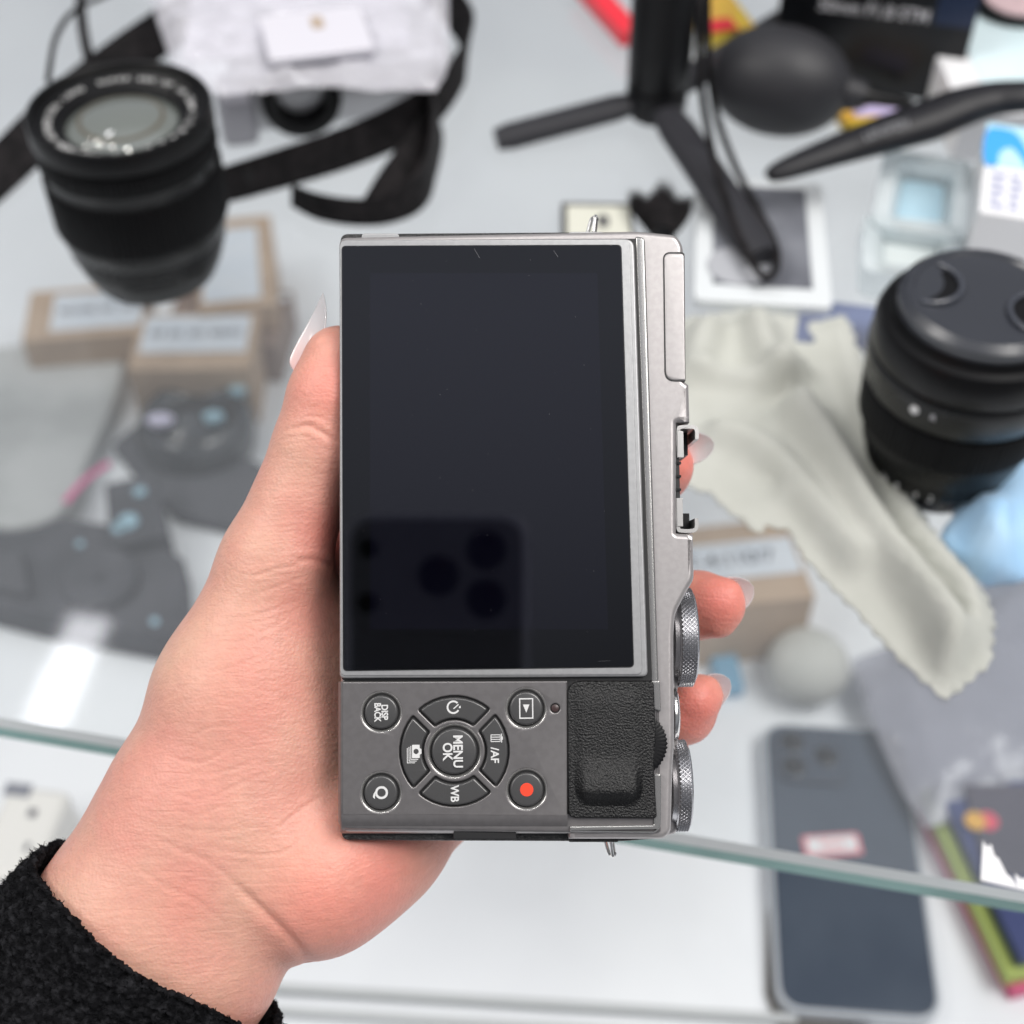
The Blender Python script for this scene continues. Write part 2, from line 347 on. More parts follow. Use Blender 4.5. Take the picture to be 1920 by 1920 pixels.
# control panel with real holes
MC = Vector((*P(852, 1408, -1), 0)); CX, CY = MC.x, MC.y; mm = 1 / 9.72
def sector(ang, ri, ro, gap, n=10, rr=.55):
    L = []
    a0 = PI / 4 - math.asin(gap / ro); a1 = PI / 4 - math.asin(gap / ri)
    L = [(CX + ro * math.cos(ang + t), CY + ro * math.sin(ang + t)) for t in np.linspace(-a0, a0, n)]
    L += [(CX + ri * math.cos(ang + t), CY + ri * math.sin(ang + t)) for t in np.linspace(a1, -a1, n)]
    rads = [rr if i in (0, n - 1, n, 2 * n - 1) else 0 for i in range(2 * n)]
    return rounded(L, rads, 4)
RI, RO, GP = 57 * mm, 102 * mm, 6.3 * mm
BT = {'disp': (715, 1335), 'q': (714.5, 1485.5), 'play': (986.5, 1328), 'rec': (987.5, 1480)}
holes = [circ(*P(*BT[k], -1), 37.5 * mm) for k in BT] + [circ(*P(1041, 1328, -1), 8.5 * mm, 24), circ(CX, CY, 49 * mm)] + [sector(a, RI, RO, GP) for a in (0, PI / 2, PI, 3 * PI / 2)]
po = [(634, 1279), (1222, 1277), (1222, 1556), (636, 1550)]
pan = plate('control_panel', [rounded(poly([(641, 1278), (1064, 1276.5), (1064, 1531), (641, 1529)], -1), [.3, .15, .05, .05])] + holes, -2.6, -1.0, BMM, M_['panel'], body, bevel=.30, bres=3)
plate('panel_shelf', [rounded(poly([(634.5, 1279), (1236, 1277.5), (1240, 1562), (1224, 1566), (638, 1556)], -1.6), [.4, .4, .6, 1.6, 1.6])], -9, -1.75, BMM, M_['panel'], body, bevel=.7, bres=4)
g = MB(BMM); g.box(P(640, 0)[0], P(1060, 0)[0], P(0, 1545)[1], P(0, 1285)[1], -1.74, -1.70); g.build('button_well', M_['black'], body, 0)
# the panel rolls off towards the end and the bottom plate of the camera
rows = []
for k in range(13):
    t = k / 12 * PI / 2; y = 1527 + 36 * math.sin(t); c = -1.0 - 3.4 * (1 - math.cos(t)); rows.append([(*P(x, y, c), c) for x in (640, 700, 800, 900, 1000, 1064)])
g = MB(BMM); g.grid(rows); g.build('panel_roll', M_['panel'], body, 180)
rows = []
for k in range(9):
    t = k / 8 * PI / 2; x = 642 - 8 * math.sin(t); c = -1.0 - 2.2 * (1 - math.cos(t)); rows.append([(*P(x + (4 if y > 1545 else 0), y, c - (max(0, y - 1527) / 36) ** 2 * 3), c - (max(0, y - 1527) / 36) ** 2 * 3) for y in (1278, 1340, 1420, 1500, 1527, 1540, 1550, 1560)])
g = MB(BMM); g.grid(rows); g.build('panel_roll', M_['panel'], body, 180)
def btn(name, x, y, r, top=-.55, dome=.12):
    a, b = P(x, y, -1); g = MB(BMM @ Matrix.Translation((a, b, 0)))
    g.lathe([(r, -1.7), (r, top - .28), (r - .08, top - .12), (r - .22, top - .02), (r - .4, top), (r * .5, top + dome * .6), (.01, top + dome)], 64, cap0=False, cap1=False)
    o = g.build(name, M_['button'], body, 40); rim = MB(BMM @ Matrix.Translation((a, b, 0)))
    return o, a, b
def ring(a, b, r0_, r1_, z, m, parent, name='rim'):
    g = MB(BMM @ Matrix.Translation((a, b, 0))); g.lathe([(r0_, z - .72), (r0_ + .03, z - .55), (r1_ - .06, z - .04), (r1_, z - .02), (r1_ + .04, z - .25)], 64, cap0=False, cap1=False); return g.build(name, m, parent, 60)
def tm(a, b, z, rot=-PI / 2): return BMM @ Matrix.Translation((a, b, z)) @ Matrix.Rotation(rot, 4, 'Z')
o, a, b = btn('button', *BT['disp'], 30.5 * mm); text('lettering', 'DISP', 1.72, tm(a + .62, b, -.40), M_['white_ink'], o, sx_=.86, bold=.05); text('lettering', 'BACK', 1.72, tm(a - .72, b, -.40), M_['white_ink'], o, sx_=.80, bold=.05)
ring(a, b, 33.2 * mm, 37.9 * mm, -.98, M_['rim'], pan, 'hole_rim')
o, a, b = btn('button', *BT['q'], 30.5 * mm); text('lettering', 'Q', 3.3, tm(a, b, -.42), M_['white_ink'], o, sx_=.95, bold=.06)
ring(a, b, 33.2 * mm, 37.9 * mm, -.98, M_['rim'], pan, 'hole_rim')
o, a, b = btn('button', *BT['play'], 30.5 * mm)
g = MB(tm(a, b, 0, 0)); 
for (x0_, x1_, y0_, y1_) in ((-1.35, 1.35, 1.72, 1.95), (-1.35, 1.35, -1.95, -1.72), (-1.35, -1.12, -1.72, 1.72), (1.12, 1.35, -1.72, 1.72)): g.box(x0_, x1_, y0_, y1_, -.6, -.40)
g.add([(-.62, .75, -.40), (.62, .75, -.40), (0, -.8, -.40)], [(0, 2, 1)]); g.build('play_symbol', M_['white_ink'], o, 0)
ring(a, b, 33.2 * mm, 37.9 * mm, -.98, M_['rim'], pan, 'hole_rim')
o, a, b = btn('button', *BT['rec'], 30.5 * mm); g = MB(tm(a, b, 0)); g.prism(circ(0, 0, 12.2 * mm, 32), -.6, -.41); g.build('record_dot', M_['red'], o, 0)
ring(a, b, 33.2 * mm, 37.9 * mm, -.98, M_['rim'], pan, 'hole_rim')
o, a, b = btn('button', 852, 1408, 41.5 * mm, top=-.30, dome=.32); text('lettering', 'MENU', 2.5, tm(a + .62, b, .10), M_['white_ink'], o, sx_=.90, bold=.06); text('lettering', 'OK', 2.5, tm(a - 1.35, b, .05), M_['white_ink'], o, sx_=.90, bold=.06)
ring(a, b, 44.5 * mm, 49.5 * mm, -.98, M_['rim'], pan, 'hole_rim')
a, b = P(1041, 1328, -1); g = MB(BMM @ Matrix.Translation((a, b, 0))); g.lathe([(.72, -1.7), (.72, -1.25), (.4, -1.15), (.01, -1.12)], 24, cap0=False, cap1=False); g.build('indicator_lamp', M_['led'], body)
pads = []
for k, ang in enumerate((PI / 2, 0, -PI / 2, PI)):          # up, right, down, left in the picture
    gi = .35
    pads.append(plate('selector_key', [sector(ang, RI + gi, RO - gi, GP + gi, rr=.45)], -1.9, -.52, BMM, M_['button'], body, bevel=.38, bres=3))
# symbols: self-timer, bin / AF, WB, burst
a, b = P(850, 1326, -.5); g = MB(tm(a, b, 0, 0)); arc = [(1.05 * math.cos(t), 1.05 * math.sin(t)) for t in np.linspace(-2.35 + .3, 2.35 + .6, 26)]
arc = [(1.12 * math.cos(t), 1.12 * math.sin(t)) for t in np.linspace(.75, 5.75, 30)]
outp = [(p[0] * 1.14, p[1] * 1.14) for p in arc] + [(p[0] * .84, p[1] * .84) for p in arc[::-1]]; g.prism(outp, -.6, -.48)
g.prism([(-.05, -.25), (.95, .62), (1.08, .45), (.12, -.36)], -.6, -.47); g.prism([(1.05, -.2), (1.4, -.2), (1.4, .25), (1.1, .15)], -.6, -.48); g.build('timer_symbol', M_['white_ink'], pads[0], 0)
a, b = P(927, 1407, -.5); text('lettering', '/AF', 2.15, tm(a, b - .9, -.49), M_['white_ink'], pads[1], sx_=.98, bold=.04)
a, b = P(931, 1384, -.5); g = MB(tm(a, b, 0))
g.box(-.85, .85, .86, 1.04, -.6, -.48); g.box(-.3, .3, 1.04, 1.2, -.6, -.48)
for x_ in (-.68, -.25, .18, .58): g.box(x_ - .02, x_ + .13, -1.0, .72, -.6, -.48)
g.box(-.7, .71, -1.12, -.98, -.6, -.48); g.box(-.7, .71, .62, .76, -.6, -.48); g.build('bin_symbol', M_['white_ink'], pads[1], 0)
a, b = P(852, 1488, -.5); text('lettering', 'WB', 2.15, tm(a, b, -.49), M_['white_ink'], pads[2], sx_=.9, bold=.05)
a, b = P(777, 1409, -.5); g = MB(tm(a, b, 0))
plate('burst_symbol', [rounded([(-1.25, -.45), (1.25, -.45), (1.25, 1.0), (.6, 1.0), (.42, 1.35), (-.42, 1.35), (-.6, 1.0), (-1.25, 1.0)], .12), circ(0, .32, .5, 24)], -.6, -.48, tm(a, b, 0), M_['white_ink'], pads[3])
g.prism([(-1.05, -.62), (1.42, -.62), (1.42, .7), (1.56, .7), (1.56, -.76), (-1.05, -.76)], -.6, -.48)
g.prism([(-.85, -.95), (1.74, -.95), (1.74, .4), (1.88, .4), (1.88, -1.09), (-.85, -1.09)], -.6, -.48)
g.prism([(-.65, -1.28), (2.06, -1.28), (2.06, .1), (2.2, .1), (2.2, -1.42), (-.65, -1.42)], -.6, -.48); g.build('burst_lines', M_['white_ink'], pads[3], 0)

# thumb rest
tr_ = plate('thumb_rest', [rounded(poly([(1063, 1277), (1226, 1277), (1230, 1380), (1226, 1440), (1232, 1535), (1066, 1534)], -.8), [3.0, .8, 0, 0, .8, 1.4])], -3, -.75, BMM, M_['rubber'], body, bevel=.35, bres=3)
pg = []; xs = np.linspace(1078, 1206, 22); ys = np.linspace(1284, 1512, 34)
def padz(u, v):
    ex = min(u, 1 - u) * 7; ey = min(v * 6, (1 - v) * 8); s_ = min(1, ex) * min(1, max(0, ey)); s_ = s_ * s_ * (3 - 2 * s_)
    cr_ = max(0, .5 - abs(u - .5)); return -.7 + s_ * (.50 + 1.35 * (lambda q: q * q * (3 - 2 * q))(min(1, max(0, (v - .55) / .34))) - .25 * math.sin(u * PI))
for j, y in enumerate(ys):
    row = []
    for i, x in enumerate(xs):
        u = i / 21; v = j / 33; sq = 0
        if v > .82: sq = (v - .82) / .18
        xx = x + (.5 - u) * 26 * sq ** 2.2
        a, b = P(xx, y, -.2); row.append((a, b, padz(u, v)))
    pg.append(row)
g = MB(BMM); g.grid(pg); o = g.build('thumb_pad', M_['rubber'], tr_, 180, fixn=False)
# silver trim right of the rest, the wheel between
plate('side_trim', [rounded(poly([(1222, 1276), (1238, 1276), (1240, 1335), (1224, 1330)], -1), .4)], -4, -1.2, BMM, M_['trim'], body, bevel=.3, bres=3)
plate('side_trim', [rounded(poly([(1226, 1452), (1240, 1450), (1240, 1552), (1228, 1562), (1068, 1560), (1068, 1549), (1226, 1547)], -1), [.2, .6, .9, .6, .3, .3, .3])], -4, -1.15, BMM, M_['trim'], body, bevel=.3, bres=3)
a, b = P(1190, 1394, -2); rr = 5.95
g = MB(BMM @ Matrix.Translation((a, b, 0))); g.lathe([(rr - .5, -3.4), (rr, -3.1), (rr, -1.2), (rr - .35, -.92), (rr - 2, -.9), (.1, -.9)], 240, rf=lambda t, j: (.16 * 2.2 * (abs(((t * 46 / (2 * PI)) % 1) - .5) * 2) if j in (1, 2) else 0), cap1=False); g.build('command_wheel', M_['dial_black'], body, 30)
# knurled dials with their axis across the body
def dial(x0, x1, y0, y1, cz, name='knurled_dial'):
    (ax_, ay), (bx_, by) = P(x0, y0, -12), P(x1, y1, -12); rad_ = (ay - by) / 2; h = bx_ - ax_
    Mx = BMM @ Matrix.Translation((ax_, (ay + by) / 2, cz)) @ Matrix.Rotation(PI / 2, 4, 'Y')
    cnt = round(2 * PI * rad_ / .92); pz = h / round(h / .92); n = int(round(h / pz)) * 8; seg = cnt * 8; prof = []
    for j in range(n + 1):
        z = h * j / n; ins = 0.35 * max(0, 1 - z / .35) + .45 * max(0, 1 - (h - z) / .45); prof.append((rad_ - .28 - ins * .8, z))
    tri = lambda q: 1 - abs((q % 1) - .5) * 2
    def rf(t, j):
        z = h * j / n
        if z < .3 or z > h - .35: return 0
        u_ = t * cnt / (2 * PI); w = z / pz; return .60 * min(tri(u_ + w), tri(u_ - w))
    g = MB(Mx); g.lathe([(rad_ - 1.5, -.8), (rad_ - 1.2, -.02)] + prof + [(rad_ - 1.5, h + .02)], seg, rf=lambda t, j: rf(t, j - 2) if 2 <= j <= n + 2 else 0)
    return g.build(name, M_['knurl'], body, 12)
dial(1267, 1306, 1104, 1287, -15.5); dial(1264, 1296, 1392, 1561, -15.5)
# shutter button: bright ring between the dials
a, b = P(1262, 1340, -12); Mx = BMM @ Matrix.Translation((a, b, -14)) @ Matrix.Rotation(PI / 2, 4, 'Y')
g = MB(Mx); g.lathe([(5.6, 0), (5.6, .5), (5.2, .95), (4.4, 1.15), (3.9, 1.1), (3.4, .9), (2.9, 1.35), (1, 1.6), (.01, 1.62)], 64, cap1=False); g.build('shutter_button', M_['chrome'], body, 50)
# hot shoe: floor, contacts and two folded rails, seen from behind
a0_, b0_ = P(1268, 794, -3); a1_, b1_ = P(1268, 1000, -3)
g = MB(BMM); g.box(a0_ - .2, a0_ + .5, b1_, b0_, -24, -3.5); hs = g.build('hot_shoe', M_['black'], body, 0)
for s_, yy, yy2 in ((-1, 800, 858), (1, 996, 934)):
    at, bt = P(1269, yy, -3); ai, bi = P(1269, yy2, -3); w = 4.0
    prof = [(at + .3, bi), (at + .3, bt + s_ * .9), (at + .9, bt + s_ * .1), (at + w - .8, bt + s_ * .1), (at + w - .1, bt + s_ * .8), (at + w - .1, bt + s_ * 2.5 * 1.0)]
    # a folded strip: thick polyline extruded backwards
    pl = spline(prof, 4); th_ = .74; L = []; Rr = []
    for i, p in enumerate(pl):
        t = (pl[min(i + 1, len(pl) - 1)] - pl[max(i - 1, 0)]).normalized(); nn = Vector((-t.y, t.x, 0)) * th_ / 2; L.append((p.x + nn.x, p.y + nn.y)); Rr.append((p.x - nn.x, p.y - nn.y))
    g = MB(BMM); g.prism(L + Rr[::-1], -21, -3.0); g.build('shoe_rail', M_['shoe'], hs, 40, bevel=.00008)
    g = MB(BMM); lo, hi = sorted((bi, bt + s_ * .9)); g.box(at + .05, at + 1.25, lo, hi, -4.0, -2.75); g.build('rail_face', M_['shoe'], hs, 40, bevel=.0001)
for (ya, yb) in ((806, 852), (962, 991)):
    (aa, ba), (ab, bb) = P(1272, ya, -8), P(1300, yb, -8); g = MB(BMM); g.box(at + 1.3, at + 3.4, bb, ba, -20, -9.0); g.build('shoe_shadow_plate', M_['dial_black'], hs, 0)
for y in (868, 893, 918):
    a, b = P(1272, y, -3); g = MB(BMM); g.box(a - .5, a + .55, b - .2, b + .25, -10, -3.1); g.build('contact', M_['dial_black'], hs, 0)
# ------------------------------------------------------------------ the hand, one continuous surface grown from a smooth distance field
PPX = 9.3
def hp(x, y, c): a, b = bp(x, y, c); return (a, b, c)
CON = []      # (p, r, q, r2, k)
def cone(x0, y0, z0, r0_, x1, y1, z1, r1_, k=6.0): CON.append((np.array(hp(x0, y0, z0)), r0_, np.array(hp(x1, y1, z1)), r1_, k))
# forearm and wrist
cone(40, 2010, -26, 19.5, 255, 1712, -23, 18.2, 0)
cone(150, 2090, -26, 19.5, 368, 1800, -22, 17.6, 8)
cone(255, 1712, -23, 18.2, 355, 1530, -22, 16.6, 8)
# thumb side of the palm
cone(355, 1530, -22, 16.6, 432, 1298, -19, 14.6, 9)
cone(432, 1298, -19, 14.6, 514, 1058, -16, 10.6, 6)
cone(514, 1058, -16, 10.6, 600, 832, -12.5, 8.9, 4)
cone(600, 832, -12.5, 8.9, 622, 745, -11, 8.5, 3)
cone(622, 745, -11, 8.5, 636, 680, -10.5, 7.5, 3)
# palm between thumb and camera
cone(420, 1650, -22, 16, 545, 1430, -27, 15.5, 10)
cone(545, 1430, -27, 15.5, 590, 1200, -32, 14, 12)
cone(455, 1490, -20, 14, 500, 1260, -20.5, 12.5, 10)
# heel of the hand below the camera
cone(590, 1634, -21, 15.2, 690, 1560, -27, 15.2, 5)
cone(690, 1560, -27, 15.2, 800, 1462, -42, 13.6, 8)
cone(590, 1634, -21, 15.2, 470, 1600, -22, 15, 9)
# back of the hand behind the camera
cone(700, 1330, -46, 13, 800, 1150, -46, 12, 10)
cone(800, 1462, -44, 13, 930, 1330, -46, 10.5, 8)
cone(640, 1180, -42, 12.5, 830, 1010, -45, 10.5, 8)
cone(560, 1330, -34, 14, 720, 1240, -44, 13, 10)
cone(600, 1070, -36, 9.5, 760, 1000, -45, 10.5, 3)
# fingers: index, middle, ring, little
def chain(pts, k=2.5):
    for i in range(len(pts) - 1): cone(*pts[i], *pts[i + 1], k)
chain([(830, 1000, -46, 10), (1010, 930, -45, 9.2), (1165, 900, -43, 8.2), (1236, 880, -37, 6.8), (1250, 872, -33, 5.8)])
chain([(860, 1130, -46, 10), (1040, 1120, -45, 9.4), (1200, 1150, -42, 8.5), (1312, 1134, -31, 7.0), (1340, 1128, -27, 5.4)])
chain([(880, 1250, -46, 10), (1040, 1280, -45, 9.2), (1180, 1330, -42, 8.3), (1280, 1332, -31, 6.9), (1304, 1312, -27, 5.3)])
chain([(900, 1350, -46, 9.5), (1020, 1420, -45, 8.2), (1110, 1450, -43, 7.4), (1180, 1440, -40, 6.6)])
# soft folds of the pads next to the nails
cone(1370, 1112, -25, 2.3, 1374, 1130, -25, 2.3, 3.0)
cone(1364, 1152, -26, 3.0, 1352, 1168, -27, 3.2, 2.5)
cone(1330, 1288, -27, 2.0, 1334, 1302, -27, 2.2, 2.5)

def field(Pt):
    d = None
    for (p, r1, q, r2, k) in CON:
        ba = q - p; l2 = float(ba @ ba); pa = Pt - p.astype(np.float32)
        h = np.clip((pa @ ba.astype(np.float32)) / l2, 0, 1)
        dd = np.sqrt(((pa - h[..., None] * ba.astype(np.float32)) ** 2).sum(-1)) - (r1 + (r2 - r1) * h)
        if d is None: d = dd
        else:
            kk = max(k, .01); hh = np.clip(.5 + .5 * (d - dd) / kk, 0, 1); d = d * (1 - hh) + dd * hh - kk * hh * (1 - hh)
    return d
def surface_nets(lo, hi, h):
    n = [int((hi[i] - lo[i]) / h) + 1 for i in range(3)]
    X = [np.arange(n[i], dtype=np.float32) * h + lo[i] for i in range(3)]
    D = np.empty(n, np.float32)
    for s0 in range(0, n[0], 24):
        g = np.stack(np.meshgrid(X[0][s0:s0 + 24], X[1], X[2], indexing='ij'), -1); D[s0:s0 + 24] = field(g)
    ins = D < 0
    c = [slice(0, -1), slice(1, None)]
    cnt = sum(ins[c[i], c[j], c[k]].astype(np.int8) for i in (0, 1) for j in (0, 1) for k in (0, 1))
    act = (cnt > 0) & (cnt < 8); idx = -np.ones(act.shape, np.int64); ijk = np.argwhere(act); idx[act] = np.arange(len(ijk))
    acc = np.zeros((len(ijk), 3)); num = np.zeros(len(ijk)); i0, j0, k0 = ijk.T
    for (a, b) in [((0,0,0),(1,0,0)),((0,1,0),(1,1,0)),((0,0,1),(1,0,1)),((0,1,1),(1,1,1)),((0,0,0),(0,1,0)),((1,0,0),(1,1,0)),((0,0,1),(0,1,1)),((1,0,1),(1,1,1)),((0,0,0),(0,0,1)),((1,0,0),(1,0,1)),((0,1,0),(0,1,1)),((1,1,0),(1,1,1))]:
        da = D[i0 + a[0], j0 + a[1], k0 + a[2]]; db = D[i0 + b[0], j0 + b[1], k0 + b[2]]; cr = (da < 0) != (db < 0)
        t = np.where(cr, da / np.where(cr, da - db, 1), 0)
        pt = np.array(a) + t[:, None] * (np.array(b) - np.array(a)); acc[cr] += pt[cr]; num[cr] += 1
    V = (ijk + acc / num[:, None]) * h + np.array(lo)
    Fs = []
    for ax in range(3):
        sl0 = [slice(None)] * 3; sl1 = [slice(None)] * 3; sl0[ax] = slice(0, -1); sl1[ax] = slice(1, None)
        A = ins[tuple(sl0)]; B = ins[tuple(sl1)]; E = np.argwhere(A != B); u, v = (ax + 1) % 3, (ax + 2) % 3
        E = E[(E[:, u] > 0) & (E[:, v] > 0) & (E[:, u] < act.shape[u]) & (E[:, v] < act.shape[v])]
        def at(du, dv): q = E.copy(); q[:, u] -= du; q[:, v] -= dv; return idx[q[:, 0], q[:, 1], q[:, 2]]
        Q = np.stack([at(0, 0), at(1, 0), at(1, 1), at(0, 1)], 1); fl = A[E[:, 0], E[:, 1], E[:, 2]]
        Q[~fl] = Q[~fl][:, ::-1]; Fs.append(Q[(Q >= 0).all(1)])
    return V, np.concatenate(Fs)
HSTEP = 0.75
lo = (*bp(30, 2000, -25), -66); hi = (*bp(1470, 560, -25), 2)
HV, HF = surface_nets((lo[0], lo[1], lo[2]), (hi[0], hi[1], hi[2]), HSTEP)
# smooth a little, then press in the creases of the skin
def laplace(V, Fq, it, lam=.5):
    E = np.concatenate([Fq[:, [0, 1]], Fq[:, [1, 2]], Fq[:, [2, 3]], Fq[:, [3, 0]]]); n = len(V)
    deg = np.bincount(E[:, 0], minlength=n) + np.bincount(E[:, 1], minlength=n)
    for _ in range(it):
        s = np.zeros_like(V)
        for a in range(3): s[:, a] = np.bincount(E[:, 0], V[E[:, 1], a], n) + np.bincount(E[:, 1], V[E[:, 0], a], n)
        V = V + lam * (s / deg[:, None] - V)
    return V
HV = laplace(HV, HF, 5)
hme = bpy.data.meshes.new('hand'); hme.from_pydata(HV.tolist(), [], HF.tolist()); hme.update()
bm = bmesh.new(); bm.from_mesh(hme); bmesh.ops.subdivide_edges(bm, edges=[e_ for e_ in bm.edges if e_.verts[0].co.z > -34], cuts=1, use_grid_fill=True); bm.to_mesh(hme); bm.free()
nv = len(hme.vertices); co = np.empty(nv * 3); hme.vertices.foreach_get('co', co); co = co.reshape(-1, 3); nr = np.empty(nv * 3); hme.vertices.foreach_get('normal', nr); nr = nr.reshape(-1, 3)
CRE = [  # photo polyline, depth mm, half-width mm
 ([(540, 808), (575, 798), (605, 812), (636, 832)], .45, .55), ([(556, 790), (585, 780), (610, 788)], .15, .5),
 ([(525, 826), (560, 818), (590, 826)], .14, .5),
 ([(556, 1052), (590, 1050), (634, 1066)], .35, .6), ([(470, 1082), (520, 1066), (560, 1062)], .2, .5), ([(470, 1118), (520, 1100), (575, 1080)], .12, .5),
 ([(430, 1160), (490, 1150), (560, 1125)], .10, .5), ([(400, 1200), (460, 1200), (540, 1160)], .10, .5), ([(380, 1262), (440, 1250), (500, 1222)], .08, .5),
 ([(360, 1380), (400, 1362), (440, 1362)], .12, .5), ([(330, 1425), (380, 1428), (430, 1405)], .14, .5), ([(350, 1450), (400, 1452), (470, 1430)], .12, .5),
 ([(330, 1488), (380, 1498), (450, 1470), (500, 1450)], .12, .5), ([(320, 1515), (370, 1528), (430, 1505)], .10, .5), ([(330, 1552), (400, 1560), (450, 1555)], .10, .6),
 ([(270, 1560), (330, 1590), (395, 1618), (450, 1665), (500, 1715), (550, 1765), (585, 1818)], .16, .8), ([(430, 1650), (490, 1705), (545, 1760), (572, 1792), (584, 1812)], .5, 1.1),
 ([(400, 1590), (470, 1602), (530, 1598), (575, 1565), (615, 1520)], .18, .6), ([(520, 1555), (560, 1520), (610, 1490)], .15, .5),
 ([(250, 1620), (300, 1655), (370, 1690), (430, 1740)], .12, .8)]
ca = co[:, 0]; cb = co[:, 1]; cz = co[:, 2]
# project every vertex into photo pixels to find the creases it lies on
Mw = np.array(BMM); Wd = np.c_[co, np.ones(nv)] @ Mw.T; Wd = Wd[:, :3] - np.array(EYE); dF = Wd @ np.array(F); px = 960 + FPX * (Wd @ np.array(R)) / dF; py = 960 - FPX * (Wd @ np.array(U)) / dF
front_ = nr[:, 2] > .15
disp = np.zeros(nv)
for L, dep, wd in CRE:
    if dep < .25: dep *= .65; wd *= .72
    else: dep *= .72
    L = [(p.x, p.y) for p in spline(L, 6)]; best = np.full(nv, 1e9); tt = np.zeros(nv)
    for i in range(len(L) - 1):
        p = np.array(L[i]); q = np.array(L[i + 1]); ba = q - p; w = np.c_[px, py] - p; h = np.clip((w @ ba) / (ba @ ba), 0, 1); d = np.hypot(*(w - h[:, None] * ba).T)
        m_ = d < best; best[m_] = d[m_]; tt[m_] = (i + h[m_]) / (len(L) - 1)
    dm = best / PPX; fade = np.clip(np.minimum(tt, 1 - tt) * 6, 0, 1)
    disp -= np.where(front_, dep * fade * (np.exp(-(dm / wd) ** 2) - .35 * np.exp(-((dm - 2.2 * wd) / (1.3 * wd)) ** 2)), 0)
# broad tendon / muscle relief
co = co + nr * disp[:, None]
wr = hp(310, 1752, -22)
person = thing('person', 'left hand with long pale nails in a black fleece sleeve, gripping the silver camera', 'person', M=BM @ Matrix.Translation(Vector(wr) * .001))
hme.vertices.foreach_set('co', co.ravel()); hme.transform(BMM); hme.update()
# skin
m = bpy.data.materials.new('skin'); m.use_nodes = True; n = m.node_tree.nodes; l = m.node_tree.links; b_ = n['Principled BSDF']
b_.inputs['Roughness'].default_value = .46; b_.inputs['Specular IOR Level'].default_value = .38
b_.inputs['Subsurface Weight'].default_value = .22; b_.inputs['Subsurface Radius'].default_value = (1, .30, .16); b_.inputs['Subsurface Scale'].default_value = .0035
t = n.new('ShaderNodeTexCoord')
n1 = n.new('ShaderNodeTexNoise'); n1.inputs['Scale'].default_value = 38; n1.inputs['Detail'].default_value = 3; l.new(t.outputs['Object'], n1.inputs[0])
c1 = n.new('ShaderNodeValToRGB'); c1.color_ramp.elements[0].position = .36; c1.color_ramp.elements[1].position = .66
c1.color_ramp.elements[0].color = (.655, .385, .290, 1); c1.color_ramp.elements[1].color = (.65, .300, .240, 1); l.new(n1.outputs[0], c1.inputs[0])
at = n.new('ShaderNodeAttribute'); at.attribute_name = 'flush'; mx = n.new('ShaderNodeMix'); mx.data_type = 'RGBA'; mx.inputs['B'].default_value = (.76, .235, .19, 1)
l.new(at.outputs['Fac'], mx.inputs['Factor']); l.new(c1.outputs[0], mx.inputs['A'])
n3 = n.new('ShaderNodeTexNoise'); n3.inputs['Scale'].default_value = 420; n3.inputs['Detail'].default_value = 4; l.new(t.outputs['Object'], n3.inputs[0])
hs_ = n.new('ShaderNodeHueSaturation'); mrr = n.new('ShaderNodeMapRange'); mrr.inputs['To Min'].default_value = .88; mrr.inputs['To Max'].default_value = 1.10; l.new(n3.outputs[0], mrr.inputs[0]); l.new(mrr.outputs[0], hs_.inputs['Value']); l.new(mx.outputs['Result'], hs_.inputs['Color']); l.new(hs_.outputs[0], b_.inputs['Base Color'])
mp1 = n.new('ShaderNodeMapping'); mp1.inputs['Rotation'].default_value = (0, 0, math.radians(-22)); mp1.inputs['Scale'].default_value = (.22, 1.35, 1); l.new(t.outputs['Object'], mp1.inputs[0])
w1 = n.new('ShaderNodeTexNoise'); w1.inputs['Scale'].default_value = 620; w1.inputs['Detail'].default_value = 3; w1.inputs['Distortion'].default_value = .5; l.new(mp1.outputs[0], w1.inputs[0])
v1 = n.new('ShaderNodeTexVoronoi'); v1.inputs['Scale'].default_value = 1500; l.new(t.outputs['Object'], v1.inputs['Vector'])
ad = n.new('ShaderNodeMath'); ad.operation = 'MULTIPLY_ADD'; ad.inputs[1].default_value = .35; l.new(v1.outputs['Distance'], ad.inputs[0]); l.new(w1.outputs[0], ad.inputs[2])
bn = n.new('ShaderNodeBump'); bn.inputs['Strength'].default_value = .42; bn.inputs['Distance'].default_value = .00045; l.new(ad.outputs[0], bn.inputs['Height']); l.new(bn.outputs[0], b_.inputs['Normal'])
M_['skin'] = m
# blood flush: finger pads, heel, thumb pad
fl_ = np.zeros(nv)
for (x, y, r_, s_) in ((1290, 870, 60, 1.0), (1350, 1130, 85, 1.0), (1300, 1330, 85, .95), (620, 720, 90, .5), (600, 1690, 110, .65), (700, 1600, 140, .6), (830, 1560, 120, .45), (640, 1010, 60, .8), (500, 1290, 90, .22), (560, 1130, 60, .25), (345, 1700, 60, .3)):
    fl_ = np.maximum(fl_, s_ * np.exp(-((px - x) ** 2 + (py - y) ** 2) / (r_ * r_)))
fa = hme.attributes.new('flush', 'FLOAT', 'POINT'); fa.data.foreach_set('value', fl_.astype(np.float32))
hand = link('hand', hme, M_['skin'], person, 180)

